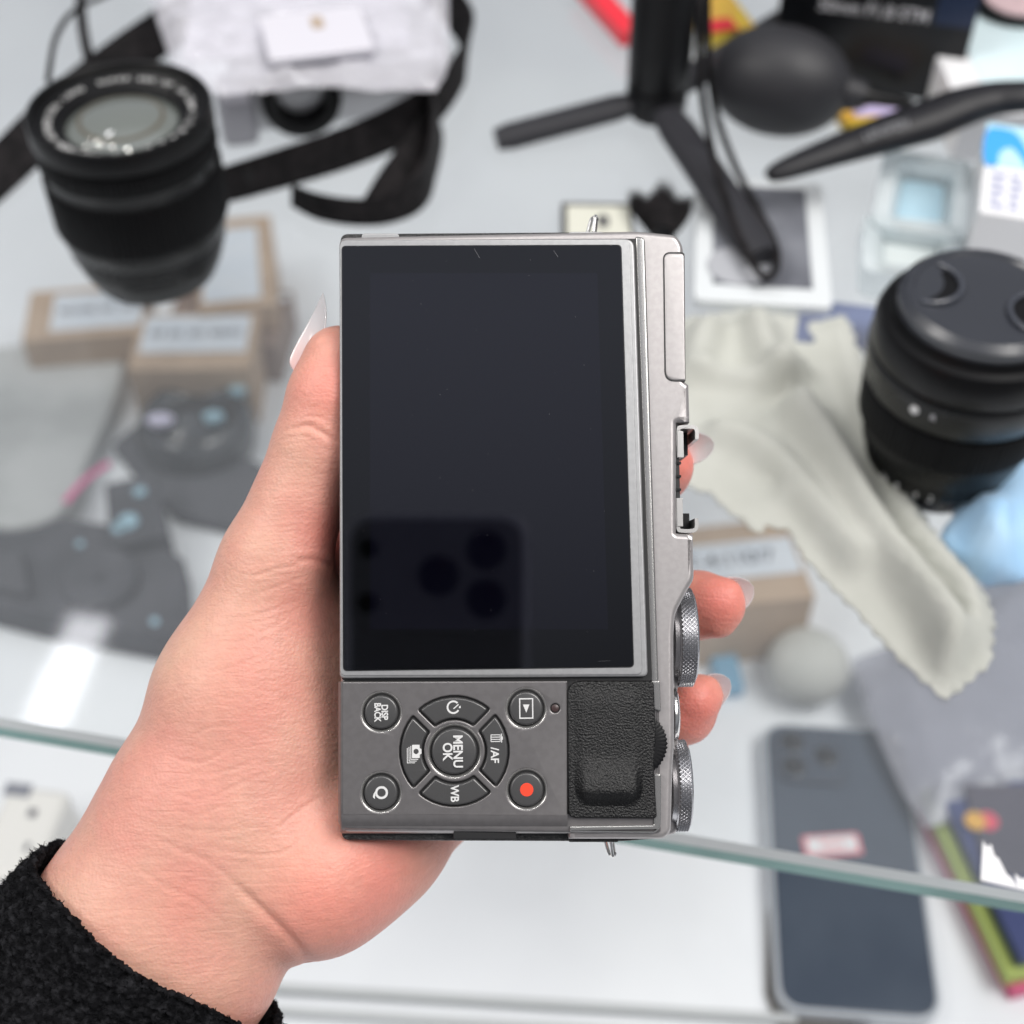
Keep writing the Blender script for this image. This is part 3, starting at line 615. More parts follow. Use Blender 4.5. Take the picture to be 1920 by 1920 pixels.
# nails
m = mat('gel_nail', (.93, .86, .86), .10, 0, coat=.6, sss=.25, sssr=(1, .8, .7), ssss=.002); M_['nail'] = m
nn_ = m.node_tree.nodes; na_ = nn_.new('ShaderNodeAttribute'); na_.attribute_name = 'along'; nr_ = nn_.new('ShaderNodeMapRange'); nr_.inputs['From Min'].default_value = .45; nr_.inputs['From Max'].default_value = .85; nr_.inputs['To Min'].default_value = .92; nr_.inputs['To Max'].default_value = .60
nc_ = nn_.new('ShaderNodeValToRGB'); nc_.color_ramp.elements[0].position = .05; nc_.color_ramp.elements[0].color = (.88, .60, .58, 1); nc_.color_ramp.elements[1].position = .62; nc_.color_ramp.elements[1].color = (.82, .78, .79, 1); m.node_tree.links.new(na_.outputs['Fac'], nc_.inputs[0]); m.node_tree.links.new(nc_.outputs[0], nn_['Principled BSDF'].inputs['Base Color']); m.node_tree.links.new(na_.outputs['Fac'], nr_.inputs[0]); m.node_tree.links.new(nr_.outputs[0], nn_['Principled BSDF'].inputs['Alpha'])
def nail(base, tip, side, wmm, lift=1.6, pointed=1.0, curve=.9, free=.5):
    """base, tip: (x, y, c) photo points at depth; side: direction across; normal from the two"""
    B0 = Vector(hp(*base)); T = Vector(hp(*tip)); ax = (T - B0); ln = ax.length; ax.normalize(); sd = Vector(side); sd = (sd - ax * sd.dot(ax)).normalized(); nm = ax.cross(sd).normalized()
    ns, nt = 22, 16; P_ = []; Q_ = []
    for j in range(ns + 1):
        s_ = j / ns
        base_r = math.sqrt(max(0, 1 - (1 - min(s_ / .18, 1)) ** 2)); tipw = (1 if s_ < .55 else math.cos((s_ - .55) / .45 * PI / 2) ** .55) if pointed < 1 else (1 if s_ < .22 else max(0, 1 - ((s_ - .22) / .78) ** 1.45) ** .9)
        hw = max(wmm / 2 * base_r * tipw * (1 - .12 * s_), .03); r1 = []; r2 = []
        for i in range(nt + 1):
            u_ = -1 + 2 * i / nt; th_ = u_ * hw / (wmm / 2) * curve; Rr = (wmm / 2) / math.sin(curve) if curve > .01 else 1
            off = nm * (Rr * (math.cos(th_) - 1) + lift * math.sin(s_ * PI * .9) * .55); p = B0 + ax * (ln * s_) + sd * (Rr * math.sin(th_)) + off
            nrm = (nm * math.cos(th_) + sd * math.sin(th_)); thk = .42 * (1 - .5 * s_)
            r1.append(tuple(p)); r2.append(tuple(p - nrm * thk))
        P_.append(r1); Q_.append(r2)
    g = MB(BMM); g.grid(P_); g.grid([r[::-1] for r in Q_])
    # rim
    n1_ = (ns + 1) * (nt + 1); f = []
    for j in range(ns):
        for i_, k_ in ((0, nt), (nt, 0)):
            a = j * (nt + 1) + i_; b = (j + 1) * (nt + 1) + i_; c = n1_ + j * (nt + 1) + k_; d = n1_ + (j + 1) * (nt + 1) + k_; f.append((a, b, d, c))
    g.f += f
    o = g.build('nail', M_['nail'], person, 180); at_ = o.data.attributes.new('along', 'FLOAT', 'POINT'); at_.data.foreach_set('value', [((i % n1_) // (nt + 1)) / ns for i in range(2 * n1_)]); return o
nail((577, 708, -12), (604, 549, -9.5), (.74, .12, .66), 8.2, lift=1.9, curve=1.15)
nail((1256, 850, -36), (1339, 832, -30), (0, -1, -.1), 7.4, lift=1.0, pointed=.5)
nail((1326, 1134, -33), (1413, 1100, -27), (.15, -1, -.1), 8.6, lift=1.0, pointed=.5)
nail((1292, 1322, -33), (1368, 1274, -27), (.25, -1, -.1), 7.8, lift=1.0, pointed=.5)

# sleeve
M_['fleece'] = mat('black_fleece', (.004, .004, .005), .95, col2=(.022, .022, .025), nscale=650, ncon=(.45, .72), bump=.8, bscale=1400, bdist=.0008, spec=.12)
c0_ = Vector(hp(300, 1760, -22)); c1_ = Vector(hp(300 - 520, 1760 + 700, -26)); ax = (c1_ - c0_).normalized(); zz = Vector((0, 0, 1)); sd = ax.cross(zz).normalized(); nz = sd.cross(ax).normalized()
rows = []; NA, NT = 230, 420; LEN = 62.0
def fuzz(p):
    q = Vector(p); return .55 * noise.noise(q * .45) + .75 * noise.noise(q * 1.15) + .55 * noise.noise(q * 2.6)
for j in range(-14, NA):
    row = []; s_ = max(j, 0) / NA * LEN
    for i in range(NT):
        t = 2 * PI * i / NT; rx, ry = 31.0 + 1.2 * (s_ / LEN), 24.5
        tuck = 0
        if j < 0: s2 = (-j) / 14; inn = 2.6 * math.sin(s2 * PI / 2) + .0; rx -= inn; ry -= inn; sl = (s2 ** 3) * 9 - 1.4 * math.sin(s2 * PI)
        else: sl = s_; q_ = min(1, s_ / 2.5); rx -= 1.0 * (1 - q_) ** 2; ry -= 1.0 * (1 - q_) ** 2
        # wavy cuff line and soft folds
        wv = 1.0 * math.sin(2 * t + .6) + .6 * math.sin(5 * t); fold = .9 * math.sin(s_ * .22 + 2 * t) * min(1, s_ / 12)
        p = c0_ + ax * (sl + wv) + sd * ((rx + fold) * math.cos(t)) + nz * ((ry + fold) * math.sin(t))
        d_ = (sd * math.cos(t) + nz * math.sin(t)) ; p = p + d_ * (fuzz(p) * 1.15) + ax * (.5 * noise.noise(Vector(p) * 1.7 + Vector((9, 2, 4))))
        row.append(tuple(p))
    rows.append(row)
g = MB(BMM); g.grid(rows, closed=True)
# tufts
allp = [rows[j][i] for j in range(10, NA) for i in range(NT)]
for k in range(16000):
    j = int(random.triangular(4, NA + 10, 12)) ; i = random.randrange(NT); p = Vector(rows[j][i]); t = 2 * PI * i / NT; d_ = (sd * math.cos(t) + nz * math.sin(t))
    if d_.z < -.5: continue
    dr = (d_ + Vector((random.gauss(0, .9), random.gauss(0, .9), random.gauss(0, .6)))).normalized(); w = Vector((random.gauss(0, 1), random.gauss(0, 1), random.gauss(0, 1))).normalized() * .10
    L_ = random.uniform(.5, 1.3); mid = p + dr * L_ * .6; tip_ = mid + (dr + w * 7).normalized() * L_ * .5
    g.add([p - w, p + w, mid + w * .8, mid - w * .8, tip_], [(0, 1, 2, 3), (3, 2, 4)])
g.build('sleeve', M_['fleece'], person, 180, fixn=False)
# ------------------------------------------------------------------ phone that takes the picture (seen mirrored in the camera's screen)
CM = Matrix(((R.x, U.x, -F.x, EYE.x), (R.y, U.y, -F.y, EYE.y), (R.z, U.z, -F.z, EYE.z), (0, 0, 0, 1))) @ Matrix.Scale(.001, 4)
M_['ph_dark'] = mat('dark_phone_body', (.22, .22, .24), .5); M_['ph_rim'] = mat('dark_phone_rim', (.9, .9, .98), .4, 0); M_['ph_lens'] = mat('phone_lens_glass', (.0015, .0015, .002), .05)
ph = thing('smartphone', 'dark smartphone with three round rear lenses, mirrored in the black camera screen', 'phone', M=CM @ Matrix.Translation((-19, -30, 8)) @ Matrix.Scale(1000, 4))
plate('phone_body', [rounded([(-55, 43), (17, 43), (17, -107), (-55, -107)], 11, 10)], 8, 16, CM, M_['ph_rim'], ph, bevel=1.6, bres=4)
plate('back_glass', [rounded([(-52, 40), (14, 40), (14, -104), (-52, -104)], 9, 10)], 7.6, 8.2, CM, M_['ph_dark'], ph, bevel=.1)
plate('camera_plateau', [rounded([(-52.5, 39.5), (13, 39.5), (13, -4), (-52.5, -4)], 9.5, 10)], 4.5, 7.8, CM, M_['ph_dark'], ph, bevel=.9, bres=3)
for (x, y, r_) in ((0, 8.5, 7), (0, 27.5, 7), (-18.5, 17.5, 7.2), (-45.6, 7, 3.2), (-45.6, 28, 3)):
    g = MB(CM @ Matrix.Translation((x, y, 0))); g.lathe([(r_ + .8, 5), (r_ + .8, 3.4), (r_, 3.0), (r_ - .4, 3.2), (.01, 3.2)], 48, cap1=False); g.build('phone_lens', M_['ph_lens'], ph, 40)

# ------------------------------------------------------------------ photo lenses
M_['lens_black'] = mat('lens_black', (.0025, .0026, .003), .28, 0, rvar=.05, nscale=80, spec=.30); M_['lens_rub'] = mat('lens_rubber', (.0025, .0025, .003), .5, spec=.16)
M_['front_glass'] = mat('front_glass', (.15, .165, .155), .03, 0, coat=1.0, spec=1.0); M_['ink'] = mat('grey_ink', (.55, .55, .58), .5)
M_['ring_black'] = mat('ring_satin', (.004, .004, .0045), .33, spec=.25)
def ridges(n, h): return lambda t: h * (1 if (t * n / (2 * PI)) % 1 > .35 else 0)
def part_lathe(M, prof, name, m, parent, seg=96, rf=None, sm=35): g = MB(M); g.lathe(prof, seg, rf=(lambda t, j: rf(t)) if rf else None); return g.build(name, m, parent, sm)
def ringtext(s, rad, z, M, m, parent, size, a_start, da, name='ring_lettering'):
    """letters round a ring, read from outside clockwise"""
    mes = []
    g = MB()
    for i, ch in enumerate(s):
        if ch == ' ': continue
        a = a_start - i * da
        cu = bpy.data.curves.new('t', 'FONT'); cu.body = ch; cu.size = size; cu.align_x = 'CENTER'; cu.align_y = 'CENTER'; cu.extrude = .00003; cu.offset = size * .01
        to = bpy.data.objects.new('tmp', cu); me = bpy.data.meshes.new_from_object(to); bpy.data.objects.remove(to); bpy.data.curves.remove(cu)
        me.transform(M @ Matrix.Rotation(a - PI / 2, 4, 'Z') @ Matrix.Translation((0, rad, z))); n0 = len(g.v)
        g.v += [tuple(v.co) for v in me.vertices]; g.f += [tuple(q + n0 for q in p.vertices) for p in me.polygons]; bpy.data.meshes.remove(me)
    return g.build(name, m, parent, 0, fixn=False)
# left zoom lens, standing on its mount
tp = gp(222, 199, .070); LM = Matrix.Translation((tp.x, tp.y, 0)) ; k_ = .001
def mmz(L): return [(r * .001, z * .001) for r, z in L]
ln = thing('camera_lens', 'large black zoom lens standing upright with bare front glass facing up, beside the strap', 'lens', loc=(tp.x, tp.y, 0), group='loose camera lenses on the glass')
part_lathe(LM, mmz([(21, 0), (23.6, 0), (24.2, 1), (24.6, 3), (26.5, 6), (27.6, 9.5), (27.6, 13), (28.6, 14)]), 'mount_end', M_['lens_black'], ln)
part_lathe(LM, mmz([(28.3, 13.8), (29.2, 14.5), (29.2, 18.5), (28.8, 19)]), 'aperture_ring', M_['lens_black'], ln, 160, ridges(40, .0002))
part_lathe(LM, mmz([(29.2, 18.8), (30.3, 20), (31.2, 25), (31.2, 26)]), 'barrel', M_['lens_black'], ln)
part_lathe(LM, mmz([(30.9, 25.8), (31.8, 27), (31.8, 46), (31.2, 47)]), 'zoom_ring', M_['lens_rub'], ln, 480, ridges(96, .0005))
part_lathe(LM, mmz([(31.2, 46.8), (31.0, 50), (31.6, 52), (32.2, 53)]), 'front_barrel', M_['lens_black'], ln)
part_lathe(LM, mmz([(31.6, 52.8), (32.0, 54), (32.0, 58), (31.4, 60), (31.2, 61)]), 'focus_ring', M_['lens_rub'], ln, 480, ridges(110, .0004))
g = MB(LM); g.lathe(mmz([(31.2, 60.9), (32.6, 62), (32.7, 69), (32.3, 69.8), (30.7, 70), (30.2, 69.6), (30.0, 67.5), (29.4, 67.2), (20.4, 64.2), (20.2, 62.6)]), 128, cap1=True); g.build('filter_rim', M_['ring_black'], ln, 30)
g = MB(LM); g.lathe(mmz([(20.3, 62.7), (17.5, 64.4), (13, 65.9), (8, 66.8), (3, 67.2), (.01, 67.25)]), 96, cap0=False, cap1=False); g.build('front_element', M_['front_glass'], ln, 180)
ringtext('SUPER EBC XF 18-55mm 1:2.8-4 R LM OIS', .0252, .06625, LM, M_['white_ink'], ln, .0036, math.radians(118), math.radians(5.6))
ringtext('FUJINON ASPHERICAL LENS', .0252, .06625, LM, M_['white_ink'], ln, .0036, math.radians(262), math.radians(5.8))
# inner reflections painted as a dull ring laid on the front element
g = MB(LM); g.lathe(mmz([(15.5, 65.2), (15.4, 65.24), (14.0, 65.62), (13.9, 65.6)]), 96, cap0=False, cap1=False); g.build('reflection_ring', mat('reflection_tone', (.10, .09, .07), .2), ln, 180)
# right lens with cap
tp = gp(1850, 553, .075); RM = Matrix.Translation((tp.x, tp.y, 0)) @ Matrix.Diagonal((.96, .96, 1, 1))
ln2 = thing('camera_lens', 'black lens standing with its front cap on, right of the pale cloth', 'lens', loc=(tp.x, tp.y, 0), group='loose camera lenses on the glass')
part_lathe(RM, mmz([(17, 0), (19.0, 0), (19.6, 2), (21.4, 8), (22.6, 9)]), 'mount_end', M_['lens_black'], ln2)
part_lathe(RM, mmz([(22.2, 8.8), (24.2, 10), (25.2, 15), (24.8, 16)]), 'aperture_ring', M_['lens_black'], ln2, 200, ridges(48, .0002))
part_lathe(RM, mmz([(24.8, 15.8), (26.6, 17), (28.4, 26), (28.2, 27)]), 'barrel', M_['lens_black'], ln2)
part_lathe(RM, mmz([(28.0, 26.8), (29.6, 28), (30.4, 41), (29.8, 42)]), 'focus_ring', M_['lens_rub'], ln2, 480, ridges(100, .0004))
part_lathe(RM, mmz([(29.8, 41.8), (31.2, 44), (31.8, 52), (32.0, 55), (31.4, 56)]), 'front_barrel', M_['lens_black'], ln2)
part_lathe(RM, mmz([(31.4, 55.8), (31.8, 57), (31.4, 64), (30.2, 66.6), (27.6, 67.2), (26.6, 69.5)]), 'hood_ring', M_['ring_black'], ln2)
cp = part_lathe(RM, mmz([(25.8, 68.5), (26.4, 70), (26.0, 73.0), (23.6, 75), (22.2, 74.9), (21.4, 74.0), (16, 73.3), (10, 73.2), (.01, 73.2)]), 'lens_cap', mat('cap_satin', (.030, .033, .042), .28, 0, spec=.8), ln2, 96)
for s_ in (1, -1):
    Mr = RM @ Matrix.Rotation(math.radians(-26), 4, 'Z')
    arc = [(s_ * (18.6 - 11 * math.cos(t)) * .001, 10.6 * math.sin(t) * .001, .0739) for t in np.linspace(-1.45, 1.45, 20)]
    g = MB(Mr); g.tube(arc, .0010, 8); g.build('pinch_lip', mat('lip_gloss', (.05, .055, .07), .2, 0, spec=.8), cp, 60)
    L = [(s_ * (18.6 - 10.4 * math.cos(t)) * .001, 10.0 * math.sin(t) * .001) for t in np.linspace(-1.45, 1.45, 20)] + [(s_ * (19.0 - 6.0 * math.cos(t)) * .001, 8.4 * math.sin(t) * .001) for t in np.linspace(1.3, -1.3, 14)]
    g = MB(Mr); g.prism(L, .0731, .07345); g.build('pinch_recess', M_['dial_black'], cp, 0)
def onlens(M, ang, rad, z, s, size, parent, m, nm='lens_marking'):
    a = math.radians(ang); Mt = M @ Matrix.Rotation(a, 4, 'Z') @ Matrix.Translation((rad, 0, z)) @ Matrix.Rotation(PI / 2, 4, 'Z') @ Matrix.Rotation(PI / 2, 4, 'X'); text(nm, s, size, Mt, m, parent, ext=.0001)
g = MB(RM @ Matrix.Rotation(math.radians(-132), 4, 'Z') @ Matrix.Translation((.0317, 0, .050)) @ Matrix.Rotation(PI / 2, 4, 'Y')); g.lathe([(.0015, -.001), (.0015, .0004), (.0011, .0007), (.0001, .0008)], 20, cap1=False); g.build('index_dot', M_['white_ink'], ln2)
onlens(RM, -121, .0319, .050, 'R', .003, ln2, M_['ink'])
for ang, s_ in ((-146, '16'), (-134, '8'), (-119, '4'), (-108, '2')): onlens(RM, ang, .0259, .0125, s_, .0034, ln2, M_['white_ink'])

# ------------------------------------------------------------------ strap loops
M_['web'] = mat('black_webbing', (.007, .0065, .007), .7, spec=.14, bump=.3, bscale=900, bdist=.0004, col2=(.016, .014, .015), nscale=200)
def ribbon_px(px_pts, name, parent, th=.0016, sub=8):
    """(x, y, z_centre mm, width mm, tilt deg from vertical) -> band standing on its edge"""
    C = []; Wd_ = []
    raw = [(*gp(x, y, z * .001), w * .001, tl) for x, y, z, w, tl in px_pts]
    cs = spline([r[:3] for r in raw], sub); n = len(raw)
    for i, c in enumerate(cs):
        f = i / sub; a = min(int(f), n - 2); t = f - a; w = raw[a][3] * (1 - t) + raw[a + 1][3] * t; tl = math.radians(raw[a][4] * (1 - t) + raw[a + 1][4] * t)
        tg = (cs[min(i + 1, len(cs) - 1)] - cs[max(i - 1, 0)]); tg.z = 0; tg.normalize(); sdv = Vector((-tg.y, tg.x, 0)); C.append(c); Wd_.append((Vector((0, 0, 1)) * math.cos(tl) + sdv * math.sin(tl)) * w)
    g = MB(); g.ribbon(C, Wd_, th); return g.build(name, M_['web'], parent, 50)
st = thing('camera_strap', 'black woven camera strap curling round the zoom lens and under the clear bag', 'strap', loc=gp(600, 330, 0))
ribbon_px([(424, 346, 9, 16, 0), (520, 318, 9, 17, 5), (640, 280, 9, 18, 8), (740, 238, 10, 19, 10), (815, 190, 12, 20, 5), (868, 120, 14, 18, 0), (876, 62, 15, 16, -20), (850, 16, 16, 16, -40), (800, -40, 18, 16, -40)], 'webbing', st)
ribbon_px([(548, 366, 6, 9, 10), (600, 388, 7, 11, 10), (680, 398, 8, 12, 0), (750, 382, 9, 15, 0), (795, 345, 10, 19, 0), (812, 290, 11, 22, 0), (818, 220, 12, 22, 10), (806, 165, 14, 18, 10)], 'webbing', st)
ribbon_px([(700, 392, 7, 11, 40), (740, 330, 8, 12, 55), (790, 262, 10, 12, 50), (812, 225, 11, 12, 40)], 'webbing', st)
ribbon_px([(-60, 372, 5, 20, 70), (20, 300, 6, 20, 70), (130, 190, 7, 20, 65), (230, 110, 8, 20, 60), (310, 55, 10, 20, 55), (420, -20, 12, 20, 55)], 'webbing', st)
g = MB(Matrix.Translation(gp(445, 372, 0)) @ Matrix.Rotation(math.radians(22), 4, 'Z')); g.box(-.006, .0075, -.002, .0025, 0, .0135); g.build('buckle', M_['ring_black'], st, 30, bevel=.0008)
cb = MB(); cb.tube(spline([gp(90, 150, .058), gp(105, 70, .05), gp(140, 20, .04), gp(200, -10, .03), gp(260, -40, .03)], 8), .0012, 8); tag(cb.build('tether_cord', M_['web'], None, 180), 'thin black cord curving up from the rim of the zoom lens', 'cord', 'thin black cords')
cb = MB(); cb.tube(spline([gp(176, 150, .02), gp(160, 80, .02), gp(152, 20, .02), gp(150, -60, .02)], 8), .0024, 8); tag(cb.build('cable', M_['web'], None, 180), 'straight black cable behind the zoom lens near the top left corner', 'cable')
# camera under the bag
cbM = Matrix.Translation(gp(640, 230, 0)) @ Matrix.Rotation(math.radians(12), 4, 'Z')
cu_ = thing('digital_camera', 'silver and black camera lying under the clear plastic bag, its black eyecup showing', 'camera', M=cbM)
g = MB(cbM); g.box(-.045, .050, -.002, .045, 0, .030); g.build('camera_body', mat('silver_camera_far', (.55, .56, .58), .35, .3, col2=(.5, .5, .52), nscale=60), cu_, 30, bevel=.004, bseg=3)
g = MB(cbM @ Matrix.Translation((-.0165, .004, .018)) @ Matrix.Rotation(PI / 2, 4, 'X')); g.lathe([(.014, -.006), (.0150, .004), (.0175, .012), (.0165, .015), (.0115, .0145), (.0090, .004), (.001, .003)], 40, cap1=False); g.build('eyecup', M_['ring_black'], cu_, 40)
g = MB(cbM); g.box(-.052, -.036, -.012, .012, .0, .024); g.build('side_grip', mat('grey_plastic_far', (.30, .30, .33), .3), cu_, 30, bevel=.004, bseg=3)

# ------------------------------------------------------------------ sheets: cloths and bags
def sheet(outline_px, zfun, step, name, m, parent=None, zref=.004, th=.0006, zig=0, group=None, zz=1, sm=180, edge=.006):
    out = [gp(x, y, zref) for x, y in outline_px]; L = []
    for i in range(len(out)):
        a, b = out[i], out[(i + 1) % len(out)]; n_ = max(2, int((b - a).length / step)); 
        dirn = (b - a).normalized(); nn2 = Vector((-dirn.y, dirn.x, 0))
        for k in range(n_):
            off = (zig if k % 2 else -zig); L.append(a + (b - a) * (k / n_) + nn2 * off)
    xs = [p.x for p in L]; ys = [p.y for p in L]; pts = [Vector((p.x, p.y)) for p in L]; nb = len(pts)
    y = min(ys); r_ = 0
    while y < max(ys):
        x = min(xs) + (step / 2 if r_ % 2 else 0)
        while x < max(xs): pts.append(Vector((x + random.uniform(-.15, .15) * step, y + random.uniform(-.15, .15) * step))); x += step
        y += step * .87; r_ += 1
    edges = [(i, (i + 1) % nb) for i in range(nb)]
    res = delaunay_2d_cdt(pts, edges, [list(range(nb))], 1, 1e-7)
    V2, F2 = res[0], res[2]
    oa = np.array([(p.x, p.y) for p in L]); vs = []
    for v in V2:
        d = np.hypot(oa[:, 0] - v.x, oa[:, 1] - v.y).min(); z = zfun(v.x, v.y, min(1, d / edge)); vs.append((v.x, v.y, z))
    g = MB(); g.add(vs, [tuple(f) for f in F2]); o = g.build(name, m, parent, sm)
    if th: s_ = o.modifiers.new('solid', 'SOLIDIFY'); s_.thickness = th; s_.offset = 1
    return o
def fold_field(folds):
    """folds: (photo polyline, height mm, half width mm); ridges add, valleys subtract"""
    segs = []
    for L, h, w in folds:
        q = [gp(p.x, p.y, .008) for p in spline(L, 5)]; segs.append((np.array([(p.x, p.y) for p in q]), h * .001, w * .001))
    def f(x, y, e_):
        z = 0
        for q, h, w in segs:
            a = q[:-1]; b = q[1:]; ba = b - a; pa = np.array([x, y]) - a; t = np.clip((pa * ba).sum(1) / (ba * ba).sum(1), 0, 1); d = np.hypot(*(pa - t[:, None] * ba).T).min(); z += h * math.exp(-(d / w) ** 2)
        return z
    return f
M_['cloth'] = mat('sage_microfibre', (.45, .458, .42), .9, col2=(.48, .488, .45), nscale=60, bump=.35, bscale=1800, bdist=.0003, sheen=.1)
ff = fold_field([([(1600, 590), (1625, 700), (1660, 820), (1730, 960), (1840, 1110), (1850, 1180)], 13, 5), ([(1500, 600), (1560, 720), (1620, 870), (1700, 1010), (1800, 1130)], -5, 3.5),
                 ([(1500, 760), (1560, 850), (1650, 1000), (1760, 1140), (1800, 1240)], 11, 6), ([(1330, 600), (1300, 680)], 7, 6), ([(1420, 590), (1440, 660), (1470, 700)], 8, 6), ([(1330, 690), (1420, 700), (1510, 680)], 5, 4), ([(1370, 780), (1440, 740), (1530, 700)], -4, 3),
                 ([(1360, 800), (1430, 830), (1500, 900), (1600, 1030)], 7, 6), ([(1380, 900), (1450, 880)], -4, 5), ([(1340, 900), (1380, 940), (1430, 975)], 4, 5)])
sheet([(1225, 600), (1290, 585), (1400, 572), (1480, 582), (1592, 578), (1612, 640), (1640, 730), (1690, 860), (1745, 975), (1850, 1100), (1868, 1150), (1862, 1235), (1778, 1305), (1700, 1240), (1600, 1130), (1520, 1050), (1478, 985), (1440, 975), (1425, 992), (1380, 960), (1330, 915), (1280, 900), (1225, 880)],
      lambda x, y, e_: .0012 + (e_ * e_ * (3 - 2 * e_)) * (.0012 + max(-.001, 1.25 * ff(x, y, e_)) + .0004 * noise.noise(Vector((x * 45, y * 45, 0)))), .0026, 'microfibre_cloth', M_['cloth'], zig=.0006, edge=.012)
o = bpy.data.objects['microfibre_cloth']; tag(o, 'crumpled pale green-grey cleaning cloth with pinked zigzag edges', 'cloth')
M_['bluecloth'] = mat('pale_blue_cloth', (.36, .60, .86), .7, col2=(.46, .68, .90), nscale=40, sheen=.3)
fb = fold_field([([(1800, 900), (1850, 980), (1880, 1060)], 9, 5), ([(1900, 880), (1880, 960), (1830, 1050)], 8, 5), ([(1960, 900), (1930, 1000)], 9, 6)])
o = sheet([(1790, 960), (1830, 880), (1960, 830), (2060, 880), (2040, 1060), (1930, 1075), (1855, 1088), (1800, 1040), (1765, 1000)], lambda x, y, e_: .001 + e_ ** .5 * (.003 + max(0, fb(x, y, e_))), .004, 'blue_cloth', M_['bluecloth'], zig=.0004)
tag(o, 'crumpled light blue cloth beside the capped lens', 'cloth')
# clear bag with a white sachet
M_['bag'] = thin_glass('clear_plastic', (.97, .97, 1), .12, 1.6, haze=.46, hazecol=(.86, .85, .92), bump=.9, bscale=120)
bagf = fold_field([([(300, -20), (340, 60), (330, 120)], 5, 4), ([(780, -20), (800, 60), (830, 140)], 6, 5), ([(470, 40), (520, 100), (700, 90)], 3, 5), ([(360, 160), (560, 140), (780, 160)], 3, 5)])
bt_ = thing('plastic_bag', 'shiny clear plastic bag holding a white card, lying over the strap', 'bag', loc=gp(560, 80, .030))
sheet([(262, -60), (840, -70), (842, 60), (838, 130), (818, 168), (700, 168), (600, 160), (520, 168), (420, 178), (360, 160), (322, 118)], lambda x, y, e_: .0335 + e_ * .004 + bagf(x, y, e_) + e_ * .0045 * abs(noise.noise(Vector((x * 70, y * 110, 1)))) + .0015 * noise.noise(Vector((x * 210, y * 160, 5))), .0028, 'bag_film', M_['bag'], bt_, zref=.034, th=0)
g = MB(); a, b, c = gp(345, 118, .031), gp(770, 96, .031), gp(300, -50, .031); ex = (b - a).normalized(); ey = Vector((-ex.y, ex.x, 0)); 
w_, h_ = (b - a).length, .075
q = [a, a + ex * w_, a + ex * w_ + ey * h_, a + ey * h_]; g.add([p + Vector((0, 0, z)) for z in (0, .0016) for p in q], [(3, 2, 1, 0), (4, 5, 6, 7), (0, 1, 5, 4), (1, 2, 6, 5), (2, 3, 7, 6), (3, 0, 4, 7)])
g.build('packing_card', mat('white_card', (.76, .75, .79), .5, col2=(.70, .69, .74), nscale=30), bt_, 0)

def rect_frame(p0, p1, p2, z):
    """frame whose x runs p0->p1 and whose y side reaches p2 (all photo points on the plane z); returns matrix, width, depth"""
    a, b, c = gp(*p0, z), gp(*p1, z), gp(*p2, z); ex = (b - a); w = ex.length; ex.normalize(); ey = Vector((-ex.y, ex.x, 0)); d = (c - a).dot(ey)
    return Matrix(((ex.x, ey.x, 0, a.x), (ex.y, ey.y, 0, a.y), (0, 0, 1, 0), (0, 0, 0, 1))), w, d
def pbox(name, label, cat, p0, p1, p2, ztop, zbot, m, bevel=.0008, parts=None, group=None, rad=0):
    M, w, d = rect_frame(p0, p1, p2, ztop); L = rounded([(0, 0), (w, 0), (w, d), (0, d)], rad, 6) if rad else [(0, 0), (w, 0), (w, d), (0, d)]
    if parts:
        t = thing(name, label, cat, M=M @ Matrix.Translation((0, 0, zbot)), group=group); g = MB(M); g.prism(L, zbot, ztop); g.build(parts[0], m, t, 30, bevel=bevel); return t, M, w, d
    g = MB(M); g.prism(L, zbot, ztop); o = g.build(name, m, None, 30, bevel=bevel); tag(o, label, cat, group); return o, M, w, d
def panel(M, x0, x1, y0, y1, z, name, m, parent, th=.0003, rad=0):
    g = MB(M); L = [(x0, y0), (x1, y0), (x1, y1), (x0, y1)]; g.prism(rounded(L, rad, 5) if rad else L, z - th, z + th); return g.build(name, m, parent, 0)
# sachet inside the bag (its own lump under the film)
sc, Ms, ws, ds = pbox('sachet', 'small white sachet with a round emblem inside the clear bag', 'sachet', (505, 112), (702, 88), (490, 30), .0440, .0405, mat('sachet_white', (.66, .65, .71), .35), parts=['sachet_body'])
panel(Ms, ws * .48, ws * .60, ds * .55, ds * .82, .0443, 'emblem', mat('emblem_tan', (.45, .36, .28), .5), sc, rad=.002)

# ------------------------------------------------------------------ tabletop tripod, cord, blower
M_['tri'] = mat('tripod_plastic', (.006, .006, .007), .42, spec=.25, bump=.15, bscale=1500, bdist=.0002); M_['tri2'] = mat('tripod_leg_plastic', (.028, .028, .033), .5, spec=.3)
hub = gp(1232, 172, .018); hub.z = 0
tri = thing('tabletop_tripod', 'black mini tripod standing on the glass with its legs spread', 'tripod', loc=hub)
HM = Matrix.Translation(hub)
part_lathe(HM, mmz([(8, 6), (11.5, 8), (13, 12), (13.2, 20), (12.6, 22)]), 'hub', M_['tri'], tri, 48)
part_lathe(HM, mmz([(11.4, 21.5), (13.2, 24), (13.4, 40), (13.4, 95), (12.5, 98)]), 'grip_column', M_['tri'], tri, 48)
def leg(p1, w=.0072):
    e_ = Vector(p1); s0 = hub + Vector((0, 0, .014)); dr = (e_ - s0); hd = Vector((dr.x, dr.y, 0)).normalized(); s0 = s0 + hd * .009
    g = MB(); pts = [s0, s0 + (e_ - s0) * .15, s0 + (e_ - s0) * .9, e_]; g.tube(pts, [w * .8, w, w, w * .8], 4 * 4, flat=.68, up=(0, 0, 1)); g.build('leg', M_['tri2'], tri, 45)
leg(gp(930, 262, .004)); leg(gp(1432, 482, .0105), .0082); leg(gp(1500, 20, .004))
